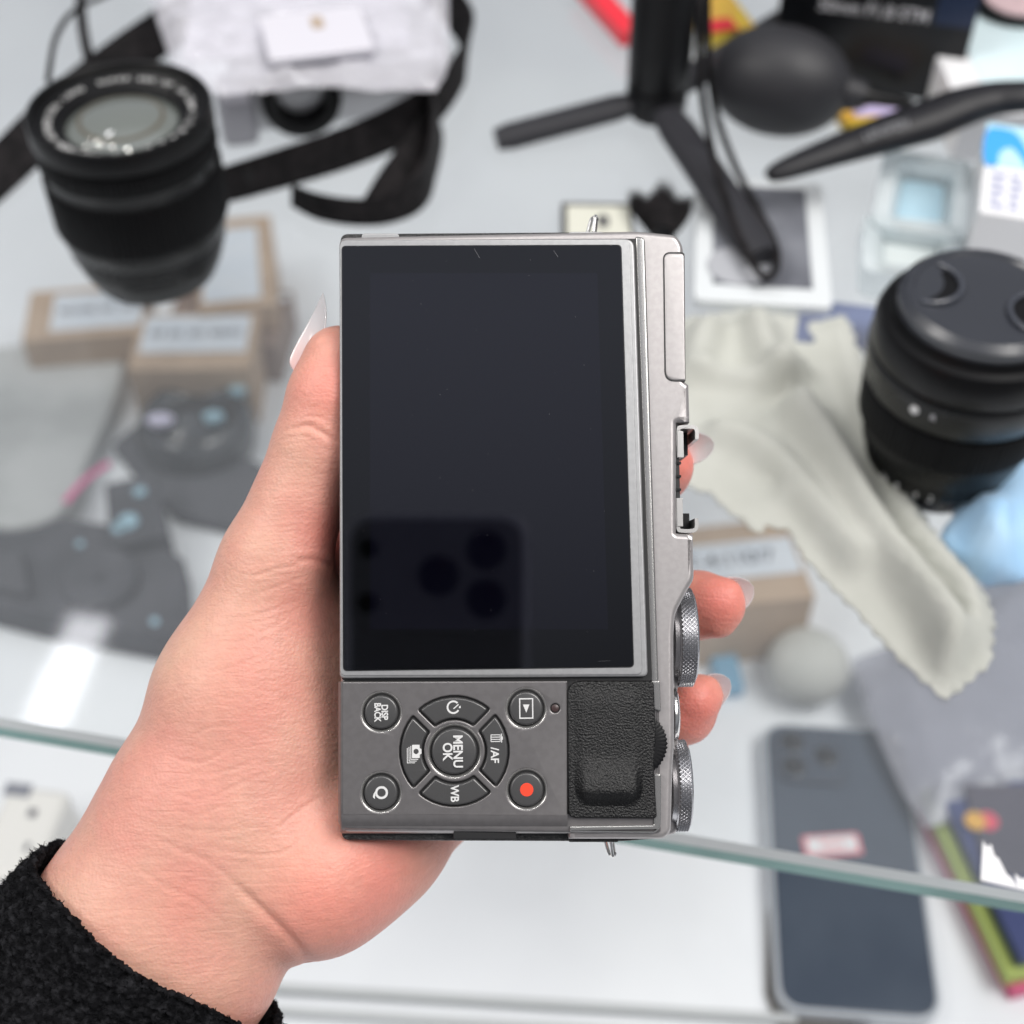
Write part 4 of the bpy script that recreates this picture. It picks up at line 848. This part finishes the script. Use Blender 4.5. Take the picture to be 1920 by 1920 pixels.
cb = MB(); cb.tube(spline([gp(1316, -60, .10), gp(1312, 40, .085), gp(1312, 130, .06), gp(1325, 230, .035), gp(1350, 340, .020), gp(1385, 440, .014), gp(1418, 505, .012), gp(1440, 520, .012), gp(1456, 500, .012), gp(1452, 455, .012), gp(1420, 390, .013), gp(1378, 310, .016), gp(1345, 220, .030), gp(1330, 130, .055), gp(1326, 40, .08), gp(1326, -60, .1)], 8), .0015, 10)
tag(cb.build('wrist_cord', M_['web'], None, 180), 'long black wrist cord hanging in a loop from the mini tripod', 'cord', 'thin black cords')
bc = gp(1462, 152, .024); BMx = Matrix.Translation(bc) @ Matrix.Rotation(math.radians(-20), 4, 'Z') @ Matrix.Rotation(PI / 2, 4, 'Y')
bl = thing('air_blower', 'black rubber bulb air blower lying next to the tripod', 'blower', loc=(bc.x, bc.y, 0))
M_['blow'] = mat('blower_rubber', (.026, .026, .030), .50, spec=.4, rvar=.05, nscale=60)
part_lathe(BMx, [(.0226 * math.sqrt(max(0, 1 - (z / .0305) ** 2)) + .0002, z) for z in np.linspace(-.0305, .0295, 30)], 'bulb', M_['blow'], bl, 64)
part_lathe(BMx, [(.0075, .0275), (.0068, .031), (.0060, .034), (.0055, .0365)], 'neck', M_['blow'], bl, 32)
part_lathe(BMx, [(.0045, .0355), (.0030, .040), (.0022, .056)], 'nozzle', M_['ring_black'], bl, 24)
# black lens box with its lettering
M_['boxblack'] = mat('black_carton', (.005, .0055, .007), .28, spec=.3, col2=(.008, .009, .011), nscale=30)
def flat_text(M, x, y, z, s, size, m, parent, name='lettering', sx_=1): text(name, s, size, M @ Matrix.Translation((x, y, z)), m, parent, ext=.0001, sx_=sx_, align='LEFT', bold=.00008)
q0, q1 = gp(1440, 150, 0), gp(1789, 197, 0); ex = q1 - q0; wb = ex.length; ex.normalize(); ey = Vector((0, 0, 1)); ez = ex.cross(ey)      # an upright carton, its printed face towards us
VB = Matrix(((ex.x, ey.x, ez.x, q0.x), (ex.y, ey.y, ez.y, q0.y), (ex.z, ey.z, ez.z, q0.z), (0, 0, 0, 1)))
bx = thing('lens_box', 'black cardboard lens box standing upright with white lettering, behind the air blower', 'box', loc=(q0 + q1) / 2)
g = MB(VB); g.box(0, wb, .0002, .095, -.062, 0); g.build('carton', M_['boxblack'], bx, 30, bevel=.0006)
def onface(x, y): d = ray(x, y); t = (q0 - EYE).dot(ez) / d.dot(ez); return VB.inverted() @ (EYE + d * t)
a, b = onface(1535, 8), onface(1742, 30); text('lettering', '50mm F1.8 STM', .0078, VB @ Matrix.Translation((a.x, a.y, .0002)) @ Matrix.Rotation(math.atan2(b.y - a.y, b.x - a.x) * .4, 4, 'Z'), M_['ink'], bx, ext=.0001, align='LEFT', sx_=.92, bold=.0001)
a = onface(1750, 45); g = MB(VB); g.box(a.x, wb - .0005, a.y, .0945, .0, .0003); g.build('blue_patch', mat('navy_print', (.004, .014, .05), .3), bx, 0)
# packets
M_['redp'] = mat('red_packet', (.75, .03, .05), .35); M_['yelp'] = mat('yellow_packet', (.80, .62, .05), .35, col2=(.78, .45, .08), nscale=60); M_['lil'] = mat('lilac_print', (.60, .52, .80), .4)
pk, Mk, wk, dk = pbox('packet', 'red packet showing left of the tripod column', 'packet', (1166, 60), (1206, 52), (1150, -60), .012, .004, M_['redp'], group='small coloured packets', parts=['pouch'])
pk, Mk, wk, dk = pbox('packet', 'yellow and red packet between the tripod column and the blower', 'packet', (1330, 62), (1420, 50), (1335, -90), .012, .004, M_['yelp'], group='small coloured packets', parts=['pouch'])
panel(Mk, 0, wk * .6, 0, dk * .14, .0123, 'red_band', M_['redp'], pk)
pk, Mk, wk, dk = pbox('packet', 'yellow packet with a lilac stripe by the blower nozzle', 'packet', (1590, 246), (1720, 236), (1615, 190), .006, .001, M_['yelp'], group='small coloured packets', parts=['pouch'])
panel(Mk, wk * .22, wk, dk * .45, dk, .0063, 'lilac_stripe', M_['lil'], pk)
# tapered black tool, propped up
M_['tool'] = mat('tool_black', (.013, .013, .016), .42, spec=.3)
tl = thing('cleaning_pen', 'long tapered black cleaning tool with faint white lettering, pointing left at the capped lens side', 'cleaning tool', loc=gp(1700, 250, 0))
P_t = [(1442, 330, 24), (1470, 318, 25), (1560, 285, 28), (1660, 252, 31), (1740, 226, 33), (1800, 202, 36), (1860, 186, 38), (1930, 180, 40), (2050, 175, 40)]; rr_ = [.0030, .0050, .0070, .0088, .0098, .0094, .0082, .0074, .0070]
cs = spline([gp(x, y, z * .001) for x, y, z in P_t], 6); rs = [rr_[min(int(i / 6), 7)] * (1 - (i / 6) % 1) + rr_[min(int(i / 6) + 1, 8)] * ((i / 6) % 1) for i in range(len(cs))]
g = MB(); g.tube(cs, rs, 20, flat=.75); g.build('handle', M_['tool'], tl, 60)
a, b = gp(1600, 264, .036), gp(1760, 210, .043); ex = (b - a).normalized(); ez = (EYE - a).normalized(); ey = ez.cross(ex).normalized(); ez = ex.cross(ey); Mt = Matrix(((ex.x, ey.x, ez.x, a.x), (ex.y, ey.y, ez.y, a.y), (ex.z, ey.z, ez.z, a.z), (0, 0, 0, 1)))
text('lettering', 'LENSPEN', .0046, Mt @ Matrix.Translation((.004, 0, .0012)), mat('faint_ink', (.22, .22, .24), .5), tl, ext=.0001, align='LEFT')
# boxes at the upper right
M_['cyan'] = mat('cyan_white_box', (.66, .84, .88), .35, col2=(.72, .86, .90), nscale=20); M_['whitebox'] = mat('white_box', (.80, .80, .82), .4); M_['skyb'] = mat('blue_print', (.06, .38, .85), .4); M_['paleb'] = mat('pale_blue_print', (.50, .78, .92), .4); M_['inkblue'] = mat('ink_blue_grey', (.36, .38, .55), .5)
bx, Mb, wb, db = pbox('carton', 'white and pale cyan carton standing in the top right corner', 'carton', (1806, 216), (2020, 214), (1840, -80), .022, .0, M_['whitebox'], parts=['carton_shell'], group='white cartons at the right edge')
panel(Mb, wb * .30, wb, db * .10, db * .62, .0223, 'cyan_face', M_['cyan'], bx)
g = MB(Matrix.Translation(gp(1908, 2, .027))); g.lathe([(.017, -.0045), (.018, .0), (.016, .001), (.001, .001)], 48, cap1=False); o = g.build('round_tin', M_['ring_black'], None, 40); tag(o, 'round black-rimmed tin with a pinkish lid in the extreme top right corner', 'tin')
g = MB(Matrix.Translation(gp(1908, 0, .0285))); g.lathe([(.0145, -.0008), (.0145, .0004), (.001, .0006)], 48, cap1=False); g.build('lid', mat('pink_lid', (.68, .50, .52), .4), o, 40)
bx, Mb, wb, db = pbox('carton', 'white carton with a blue wave print and rows of text, below the tapered tool', 'carton', (1835, 396), (2020, 425), (1800, 225), .034, .0, M_['whitebox'], parts=['carton_shell'], group='white cartons at the right edge')
panel(Mb, 0, wb, db * .52, db, .0343, 'blue_band', M_['paleb'], bx)
g = MB(Mb); wv = [(wb * .0, db * .54), (wb * .14, db * .52), (wb * .16, db * .66), (wb * .28, db * .74), (wb * .42, db * .60), (wb * .46, db * .54), (wb * .5, db * .62), (wb * .36, db * .88), (wb * .2, db * .95), (0, db * .9)]; g.prism([(p.x, p.y) for p in spline([(x, y) for x, y in wv], 4, True)], .0343, .0349); g.build('wave_print', M_['skyb'], bx, 0)
for r_ in range(5):
    for c_ in range(3): panel(Mb, wb * (.10 + .20 * c_), wb * (.10 + .20 * c_ + random.uniform(.08, .15)), db * (.06 + .085 * r_), db * (.06 + .085 * r_ + .035), .0343, 'print_line', M_['inkblue'], bx) if r_ % 1 == 0 else None
# clear trays
M_['tray'] = thin_glass('clear_tray', (.93, .97, .98), .1, 1.5, haze=.42, hazecol=(.76, .82, .84), bump=.3, bscale=60)
def tray(label, p0, p1, p2, z0, h, inner=None):
    M, w, d = rect_frame(p0, p1, p2, z0); t = thing('plastic_tray', label, 'tray', M=M @ Matrix.Translation((0, 0, z0)), group='clear plastic trays')
    r = .006; o_ = rounded([(0, 0), (w, 0), (w, d), (0, d)], .006); i_ = rounded([(r, r), (w - r, r), (w - r, d - r), (r, d - r)], .004); i2 = rounded([(r * 1.7, r * 1.7), (w - r * 1.7, r * 1.7), (w - r * 1.7, d - r * 1.7), (r * 1.7, d - r * 1.7)], .004)
    g = MB(M); n_ = len(o_); g.add([(*p, z0 - .004) for p in o_] + [(*p, z0 + h) for p in o_] + [(*p, z0 + h) for p in i_] + [(*p, z0 + .001) for p in i2], [(a + k * n_, (a + 1) % n_ + k * n_, (a + 1) % n_ + (k + 1) * n_, a + (k + 1) * n_) for k in range(3) for a in range(n_)] + [tuple(3 * n_ + a for a in range(n_))]); g.build('tray_shell', M_['tray'], t, 30, fixn=False)
    if inner: panel(M, w * inner[0], w * inner[1], d * inner[2], d * inner[3], z0 + .0025, 'insert', mat('tray_insert', inner[4], .3), t, rad=.004)
tray('clear plastic tray with a pale blue insert, under the tapered tool', (1625, 462), (1800, 490), (1600, 310), .004, .010, (.2, .85, .25, .95, (.42, .60, .70)))
tray('empty clear plastic tray in front of the capped lens', (1610, 540), (1800, 560), (1590, 430), .004, .008, (.15, .9, .2, .8, (.55, .60, .60)))
# flat white box with a dark picture
M_['pic'] = mat('dark_picture', (.10, .105, .125), .35, col2=(.24, .25, .28), nscale=22, ncon=(.35, .7))
bx, Mb, wb, db = pbox('product_box', 'flat white box with a dark grey picture on its lid, under the tripod leg', 'box', (1300, 560), (1563, 576), (1312, 330), .006, .0005, mat('white_lid', (.66, .69, .71), .3), parts=['lid'], rad=.004)
panel(Mb, wb * .14, wb * .86, db * .12, db * .92, .0063, 'picture', M_['pic'], bx)
g = MB(Mb); g.prism(circ(wb * .33, db * .26, .012, 30), .0066, .0068); g.build('picture_circle', mat('picture_circle', (.40, .41, .44), .4), bx, 0)
pb, Mb, wb, db = pbox('card', 'dark blue-grey card sticking out behind the pale cloth', 'card', (1490, 640), (1640, 660), (1500, 556), .0022, .0006, mat('slate_card', (.16, .19, .30), .4, col2=(.10, .11, .15), nscale=25))
# makeup-like brush and small framed card
br = thing('dust_brush', 'soft black bristle brush with fanned tip, just above the held camera', 'brush', loc=gp(1235, 430, .01))
g = MB(); tip_c = gp(1238, 350, .012); root = gp(1243, 446, .012)
for k in range(1500):
    u_ = random.uniform(-1, 1); v_ = random.uniform(-1, 1) * math.sqrt(max(0, 1 - u_ * u_)); ax_ = (tip_c - root).normalized(); sdv = Vector((ax_.y, -ax_.x, 0))
    a = root + sdv * (u_ * .0035) + Vector((0, 0, v_ * .003)); ln_ = (.031 + .004 * math.sin(u_ * 6 + 1) - .004 * abs(u_)) * random.uniform(.86, 1.03)
    b = root + ax_ * ln_ + sdv * (u_ * .0135 + random.gauss(0, .0006)) + Vector((0, 0, v_ * .006)); w = sdv * .00022 ; mid = (a + b) / 2 + sdv * u_ * .0012 ; g.add([a - w, a + w, mid + w, b, mid - w], [(0, 1, 2, 4), (4, 2, 3)])
g.build('bristles', M_['web'], br, 0, fixn=False); g = MB(); g.tube([root + (root - tip_c).normalized() * t for t in (-.002, .003, .010, .016)], [.0042, .0045, .0040, .0038], 20); g.build('ferrule', M_['ring_black'], br)
fr_, Mf, wf, df = pbox('framed_card', 'small cream card in a dark frame beside the black brush', 'card', (1052, 450), (1190, 452), (1066, 378), .006, .0006, mat('dark_frame', (.05, .05, .05), .4), parts=['frame'])
panel(Mf, wf * .08, wf * .95, -.01 * 0 + df * .05, df * .86, .0063, 'card_face', mat('cream_card', (.62, .62, .54), .5), fr_); panel(Mf, wf * .50, wf * .66, df * .3, df * .62, .0067, 'emblem', mat('card_emblem', (.12, .12, .12), .5), fr_, rad=.003)

# ------------------------------------------------------------------ lower shelf, seen through the glass
M_['kraft'] = mat('kraft_board', (.52, .38, .27), .7, col2=(.46, .33, .23), nscale=40); M_['brown'] = mat('brown_board', (.26, .185, .15), .7); M_['label'] = mat('white_label', (.74, .78, .84), .5, col2=(.70, .75, .82), nscale=60); M_['ink_d'] = mat('dark_ink', (.10, .10, .13), .6)
def kraft(label, p0, p1, p2, h, lab=(.08, .92, .12, .9), txt=None, m=None, g_='kraft cardboard boxes on the lower shelf', size=.006):
    t, M, w, d = pbox('cardboard_box', label, 'box', p0, p1, p2, ZL + h, ZL, m or M_['kraft'], parts=['carton'], group=g_, bevel=.001)
    lb = panel(M, w * lab[0], w * lab[1], d * lab[2], d * lab[3], ZL + h + .0005, 'label_sticker', M_['label'], t)
    if txt: flat_text(M, w * (lab[0] + .06), d * (lab[2] + lab[3]) / 2, ZL + h + .0012, txt, size, M_['ink_d'], lb)
    return t
kraft('kraft box with a big white label, right behind the zoom lens', (372, 585), (520, 570), (470, 405), .05, lab=(.06, .80, .08, .86))
kraft('kraft box under the left side of the zoom lens, white label on its lid', (40, 640), (270, 622), (75, 545), .04, lab=(.22, .98, .14, .86), txt='MODEL 2A  No 018', size=.007)
kraft('small kraft box with a long narrow white label below the zoom lens', (238, 694), (470, 690), (262, 588), .045, lab=(.06, .94, .28, .92), txt='XF 35  SN 40072', size=.008)
kraft('brown box half covered by the boxes below the zoom lens', (300, 640), (520, 650), (310, 535), .03, lab=(.9, .98, .8, .9), m=M_['brown'])
kraft('long kraft box with a printed white label, behind the fingertips', (1230, 1150), (1530, 1118), (1225, 995), .05, lab=(.04, .97, .30, .74), txt='  PT-4:110/7', size=.012)
# round dark camera part with bright glints
M_['dk'] = mat('dark_gloss', (.016, .018, .024), .16, 0, spec=.7); M_['grey_bag'] = mat('charcoal_fabric', (.045, .046, .055), .8, col2=(.07, .07, .082), nscale=30); M_['glint'] = mat('pale_blue_glint', (.32, .50, .60), .5); M_['lilw'] = mat('lilac_white_glint', (.66, .63, .80), .4)
c_ = gp(360, 770, ZL + .03); g = MB(Matrix.Translation((c_.x, c_.y, ZL)) @ Matrix.Scale(.001, 4)); g.lathe([(30, 0), (34, 3), (35.5, 12), (34, 22), (31, 27), (28, 29), (24, 28), (20, 24), (14, 26), (6, 28), (.01, 28.5)], 72, cap1=False)
rd = thing('wide_lens', 'round glossy black lens lying below the kraft boxes, with pale reflections', 'lens', loc=(c_.x, c_.y, ZL)); g.build('lens_barrel', M_['dk'], rd, 40)
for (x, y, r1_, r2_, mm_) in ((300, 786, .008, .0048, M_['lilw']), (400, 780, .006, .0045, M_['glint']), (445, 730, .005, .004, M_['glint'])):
    g = MB(Matrix.Translation(gp(x, y, ZL + .0305))); g.prism([(r1_ * math.cos(t) , r2_ * math.sin(t)) for t in np.linspace(0, 2 * PI, 24)[:-1]], -.003, .0006); g.build('sticker', mm_, rd, 0)  # pale discs painted as lamp glints on the gloss, no real stickers
def slab(name, label, cat, outline, h, m, z=ZL, bevel=.004, group=None, parent=None, z0=0):
    g = MB(); L = [gp(x, y, z + h) for x, y in outline]; g.prism([(p.x, p.y) for p in spline([(p.x, p.y) for p in L], 4, True)] if bevel > .0025 else [(p.x, p.y) for p in L], z + z0, z + h)
    o = g.build(name, m, parent, 40, bevel=bevel, bseg=3)
    if not parent: tag(o, label, cat, group)
    return o
slab('camera_pouch', 'charcoal padded pouch lying under the round glossy lens', 'pouch', [(210, 830), (285, 770), (525, 885), (455, 990), (330, 962), (265, 900)], .010, M_['grey_bag'], bevel=.002)
dc_ = thing('digital_camera', 'charcoal grey camera lying flat under the glass at the left edge, with pale blue glints', 'camera', loc=gp(150, 1080, ZL))
slab('camera_body', None, None, [(-80, 1000), (60, 990), (110, 968), (230, 985), (345, 1045), (352, 1175), (290, 1190), (60, 1146), (-80, 1110)], .024, M_['grey_bag'], bevel=.002, parent=dc_)
slab('finder_hump', None, None, [(195, 905), (290, 885), (318, 1000), (205, 1020)], .034, M_['grey_bag'], bevel=.002, parent=dc_)
slab('side_grip', None, None, [(-60, 1040), (40, 1030), (55, 1110), (-60, 1090)], .031, mat('grip_charcoal', (.06, .06, .07), .7), bevel=.002, parent=dc_)
g = MB(Matrix.Translation(gp(190, 1090, ZL + .026))); g.lathe([(.020, -.004), (.020, .004), (.018, .006), (.014, .005), (.002, .003)], 40, cap1=False); g.build('lens_ring', M_['grey_bag'], dc_, 40)
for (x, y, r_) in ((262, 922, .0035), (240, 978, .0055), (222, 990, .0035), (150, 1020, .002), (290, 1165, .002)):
    g = MB(Matrix.Translation(gp(x, y, ZL + .0355))); g.prism(circ(0, 0, r_, 20), -.001, .0008); g.build('glint_dot', M_['glint'], dc_, 0)  # glints painted on as flat pale blue discs
cb = MB(); cb.tube(spline([gp(122, 942, ZL + .03), gp(160, 900, ZL + .032), gp(204, 868, ZL + .03)], 5), .0022, 8, flat=.5); tag(cb.build('pink_tag', mat('pink_ribbon', (.70, .10, .30), .5), None, 60), 'short pink ribbon tag between the charcoal pouches and the grey pouch', 'ribbon')
fg = fold_field([([(0, 760), (100, 700), (200, 690)], 6, 8), ([(20, 900), (100, 840)], 5, 8)])
o = slab('grey_pouch', 'soft pale grey pouch near the left edge beside the kraft boxes', 'pouch', [(-60, 690), (60, 640), (215, 655), (225, 720), (170, 850), (110, 965), (-60, 960)], .018, mat('pale_grey_fabric', (.38, .39, .39), .8, col2=(.50, .51, .51), nscale=16))
# white charger
ch, Mc, wc, dc = pbox('wall_charger', 'white plug adapter at the left edge above the black sleeve', 'charger', (-60, 1640), (66, 1655), (-50, 1460), ZL + .035, ZL, mat('white_plastic', (.80, .79, .76), .3), bevel=.004, parts=['adapter_body'], rad=.006)
panel(Mc, wc * .66, wc * .72, dc * .30, dc * .38, ZL + .0355, 'pin_hole', M_['ink_d'], ch); panel(Mc, wc * .5, wc * .62, dc * .66, dc * .74, ZL + .0355, 'pin_hole', M_['ink_d'], ch); panel(Mc, 0, wc * .4, dc * .86, dc, ZL + .0355, 'grey_end', mat('grey_end', (.25, .26, .30), .4), ch)
# white ball-shaped bulb and the little blue packet
c_ = gp(1515, 1248, ZL + .018); g = MB(Matrix.Translation((c_.x, c_.y, ZL)) @ Matrix.Scale(.001, 4)); g.lathe([(21 * math.sin(t) + .01, 18 - 18 * math.cos(t)) for t in np.linspace(0.02, PI - .02, 28)], 48); o = g.build('rubber_ball', mat('chalk_rubber', (.50, .50, .47), .6, col2=(.56, .56, .53), nscale=40), None, 60); tag(o, 'chalky white round ball under the glass below the pale cloth', 'ball')
pbox('packet', 'small blue packet under the glass near the ring finger', 'packet', (1345, 1295), (1398, 1292), (1340, 1205), ZL + .008, ZL, mat('blue_packet', (.16, .34, .50), .4), group='small coloured packets', bevel=.002)
# dark blue phone in a clear case
M_['phone_blue'] = mat('blue_phone_glass', (.050, .066, .095), .25, 0, col2=(.066, .084, .115), nscale=16, spec=.35); M_['case'] = thin_glass('clear_case', (.93, .94, .95), .15, 1.45, haze=.25, hazecol=(.7, .72, .75))
M, w, d = rect_frame((1480, 1892), (1756, 1898), (1430, 1365), ZL + .012)
M, w, d = rect_frame((1466, 1884), (1762, 1906), (1424, 1356), ZL + .012)
sp = thing('smartphone', 'dark blue smartphone with a red and white sticker, lying under the glass edge', 'phone', M=M @ Matrix.Translation((0, 0, ZL + .004)))
sk = lambda L: [(x - .0, y) for x, y in L]
g = MB(M); g.prism(rounded([(0, 0), (w, 0), (w, d), (0, d)], .011, 8), ZL + .004, ZL + .012); g.build('phone_body', M_['phone_blue'], sp, 40, bevel=.001)
g = MB(M); g.prism(rounded([(-.002, -.002), (w + .002, -.002), (w + .002, d + .002), (-.002, d + .002)], .013, 8), ZL + .0005, ZL + .0108); g.build('case', mat('case_shell', (.45, .48, .52), .25), sp, 40, bevel=.001)
g = MB(M); g.prism(rounded([(w * .06, d - .034), (w * .56, d - .034), (w * .56, d - .004), (w * .06, d - .004)], .008, 6), ZL + .0125, ZL + .015); cm = g.build('lens_plate', mat('plate_blue', (.042, .056, .082), .25), sp, 40, bevel=.0006)
for x_, y_ in ((.18, .012), (.18, .026), (.42, .019)): g = MB(M @ Matrix.Translation((w * x_, d - y_, 0))); g.lathe([(.0056, ZL + .014), (.0056, ZL + .0154), (.0048, ZL + .0157), (.001, ZL + .0157)], 28, cap1=False); g.build('phone_lens', M_['ph_lens'], cm, 40)
st_ = gp(1560, 1585, ZL + .0128); Mst = Matrix.Translation((st_.x, st_.y, 0)) @ Matrix.Rotation(math.radians(4), 4, 'Z')
lb = panel(Mst, -.0135, .0135, -.0055, .0055, ZL + .0128, 'sticker', mat('red_border', (.72, .22, .26), .5), sp, rad=.0012); panel(Mst, -.0115, .0115, -.0038, .0038, ZL + .0134, 'sticker_face', M_['whitebox'], lb); text('lettering', 'iCare', .005, Mst @ Matrix.Translation((0, 0, ZL + .0138)), M_['redp'], lb, ext=.0001)
o = slab('phone_case', 'empty dark-edged phone case under the blue smartphone', 'phone case', [(1440, 1700), (1470, 1690), (1480, 1895), (1640, 1930), (1600, 1960), (1460, 1925), (1436, 1860)], .0035, mat('smoky_case', (.13, .12, .11), .3), bevel=.001)
# grey film bag, cards
M_['film'] = thin_glass('grey_film', (.72, .73, .80), .15, 1.7, haze=.58, hazecol=(.42, .42, .48), bump=.8, bscale=70)
fz = fold_field([([(1700, 1300), (1760, 1400), (1800, 1500)], 8, 9), ([(1850, 1200), (1880, 1350)], 7, 9)])
o = sheet([(1600, 1230), (1720, 1180), (1880, 1060), (2060, 1000), (2080, 1480), (1900, 1480), (1820, 1520), (1740, 1545), (1700, 1480), (1650, 1380)], lambda x, y, e_: ZL + .02 + e_ * .01 + fz(x, y, 1) + .006 * abs(noise.noise(Vector((x * 30, y * 22, 3)))) + .0015 * noise.noise(Vector((x * 110, y * 90, 7))), .005, 'film_bag', M_['film'], zref=ZL + .025, th=0, edge=.02)
tag(o, 'crinkled grey translucent film bag at the right under the glass', 'bag')
bk = thing('card_wallet', 'stack of dark payment card and green and pink booklets at the lower right edge', 'booklet', M=rect_frame((1880, 1850), (2100, 1800), (1790, 1460), ZL + .03)[0] @ Matrix.Translation((0, 0, ZL)))
bk['label'] = 'pink and green edged booklets stacked at the lower right edge'
for z0_, z1_, p0, p1, p2, mm_, nm in ((0, .008, (1900, 1862), (2150, 1800), (1770, 1490), mat('pink_cover', (.62, .10, .22), .5), 'pink_cover'), (.0085, .016, (1890, 1835), (2150, 1780), (1775, 1470), mat('green_cover', (.38, .46, .12), .5), 'green_cover'), (.0165, .024, (1915, 1800), (2150, 1750), (1800, 1460), mat('navy_cover', (.035, .05, .16), .4), 'navy_cover')):
    M, w, d = rect_frame(p0, p1, p2, ZL + z1_); g = MB(M); g.prism([(0, 0), (w, 0), (w, d), (0, d)], ZL + z0_, ZL + z1_); g.build(nm, mm_, bk, 30, bevel=.0006)
cd_, Mq, wq, dq = pbox('payment_card', 'dark purple payment card with overlapping red and orange circles, on the booklets', 'card', (1850, 1640), (2100, 1640), (1780, 1470), ZL + .0265, ZL + .0245, mat('aubergine_card', (.055, .05, .075), .4, col2=(.08, .07, .10), nscale=20), parts=['card_sheet'])
Mi = Mq.inverted()
for x, cc in ((1828, (.75, .40, .06)), (1852, (.72, .07, .12))):
    q = Mi @ gp(x, 1540, ZL + .0265); g = MB(Mq); g.prism(circ(q.x, q.y, .0048, 28), ZL + .0266, ZL + (.0272 if x < 1840 else .0270)); g.build('card_emblem', mat('emblem', cc, .5), cd_, 0)
# torn white sticker on the glass edge
g = MB(); L = [gp(x, y, .0005) for x, y in [(1842, 1578), (1850, 1590), (1857, 1584), (1864, 1606), (1872, 1612), (1886, 1640), (1898, 1650), (1908, 1668), (1838, 1652)]]; g.prism([(p.x, p.y) for p in L], .0006, .0010); tag(g.build('torn_sticker', M_['whitebox'], None, 0), 'torn scrap of white sticker on the front edge of the glass at the right', 'sticker', 'torn white scraps')
g = MB(); L = [gp(x, y, .0005) for x, y in [(1902, 1640), (1914, 1650), (1926, 1648), (1930, 1672), (1908, 1668)]]; g.prism([(p.x, p.y) for p in L], .0006, .0010); tag(g.build('torn_sticker', M_['whitebox'], None, 0), 'tiny torn white scrap at the right end of the glass edge', 'sticker', 'torn white scraps')
# the ceiling tube whose reflection streaks the glass at the lower left
def mirror(x, y, z): d = ray(x, y); t = -EYE.z / d.z; q = EYE + d * t; d2 = Vector((d.x, d.y, -d.z)); return q + d2 * ((z - 0) / d2.z)
ta, tb = mirror(158, 1185, 2.3), mirror(92, 1335, 2.3)
tube = lamp('ceiling_tube', (ta + tb) / 2, (ta + tb) / 2 - Vector((0, 0, 1)), .10, (ta - tb).length * 1.4, 1.3, col=(1, .98, 1))
dd = (ta - tb); tube.rotation_euler = (0, 0, math.atan2(dd.y, dd.x) - PI / 2)
# sliding-door track on the lower shelf
M, w, d = rect_frame((430, 1895), (1500, 1960), (430, 1872), ZL + .006); g = MB(M); g.box(-.2, w, 0, .004, ZL, ZL + .006); g.box(-.2, w, .010, .014, ZL, ZL + .006); o = g.build('door_track', mat('track_plastic', (.5, .52, .53), .4), None, 30, bevel=.0008); tag(o, 'pale plastic sliding track along the lower shelf at the bottom', 'track')
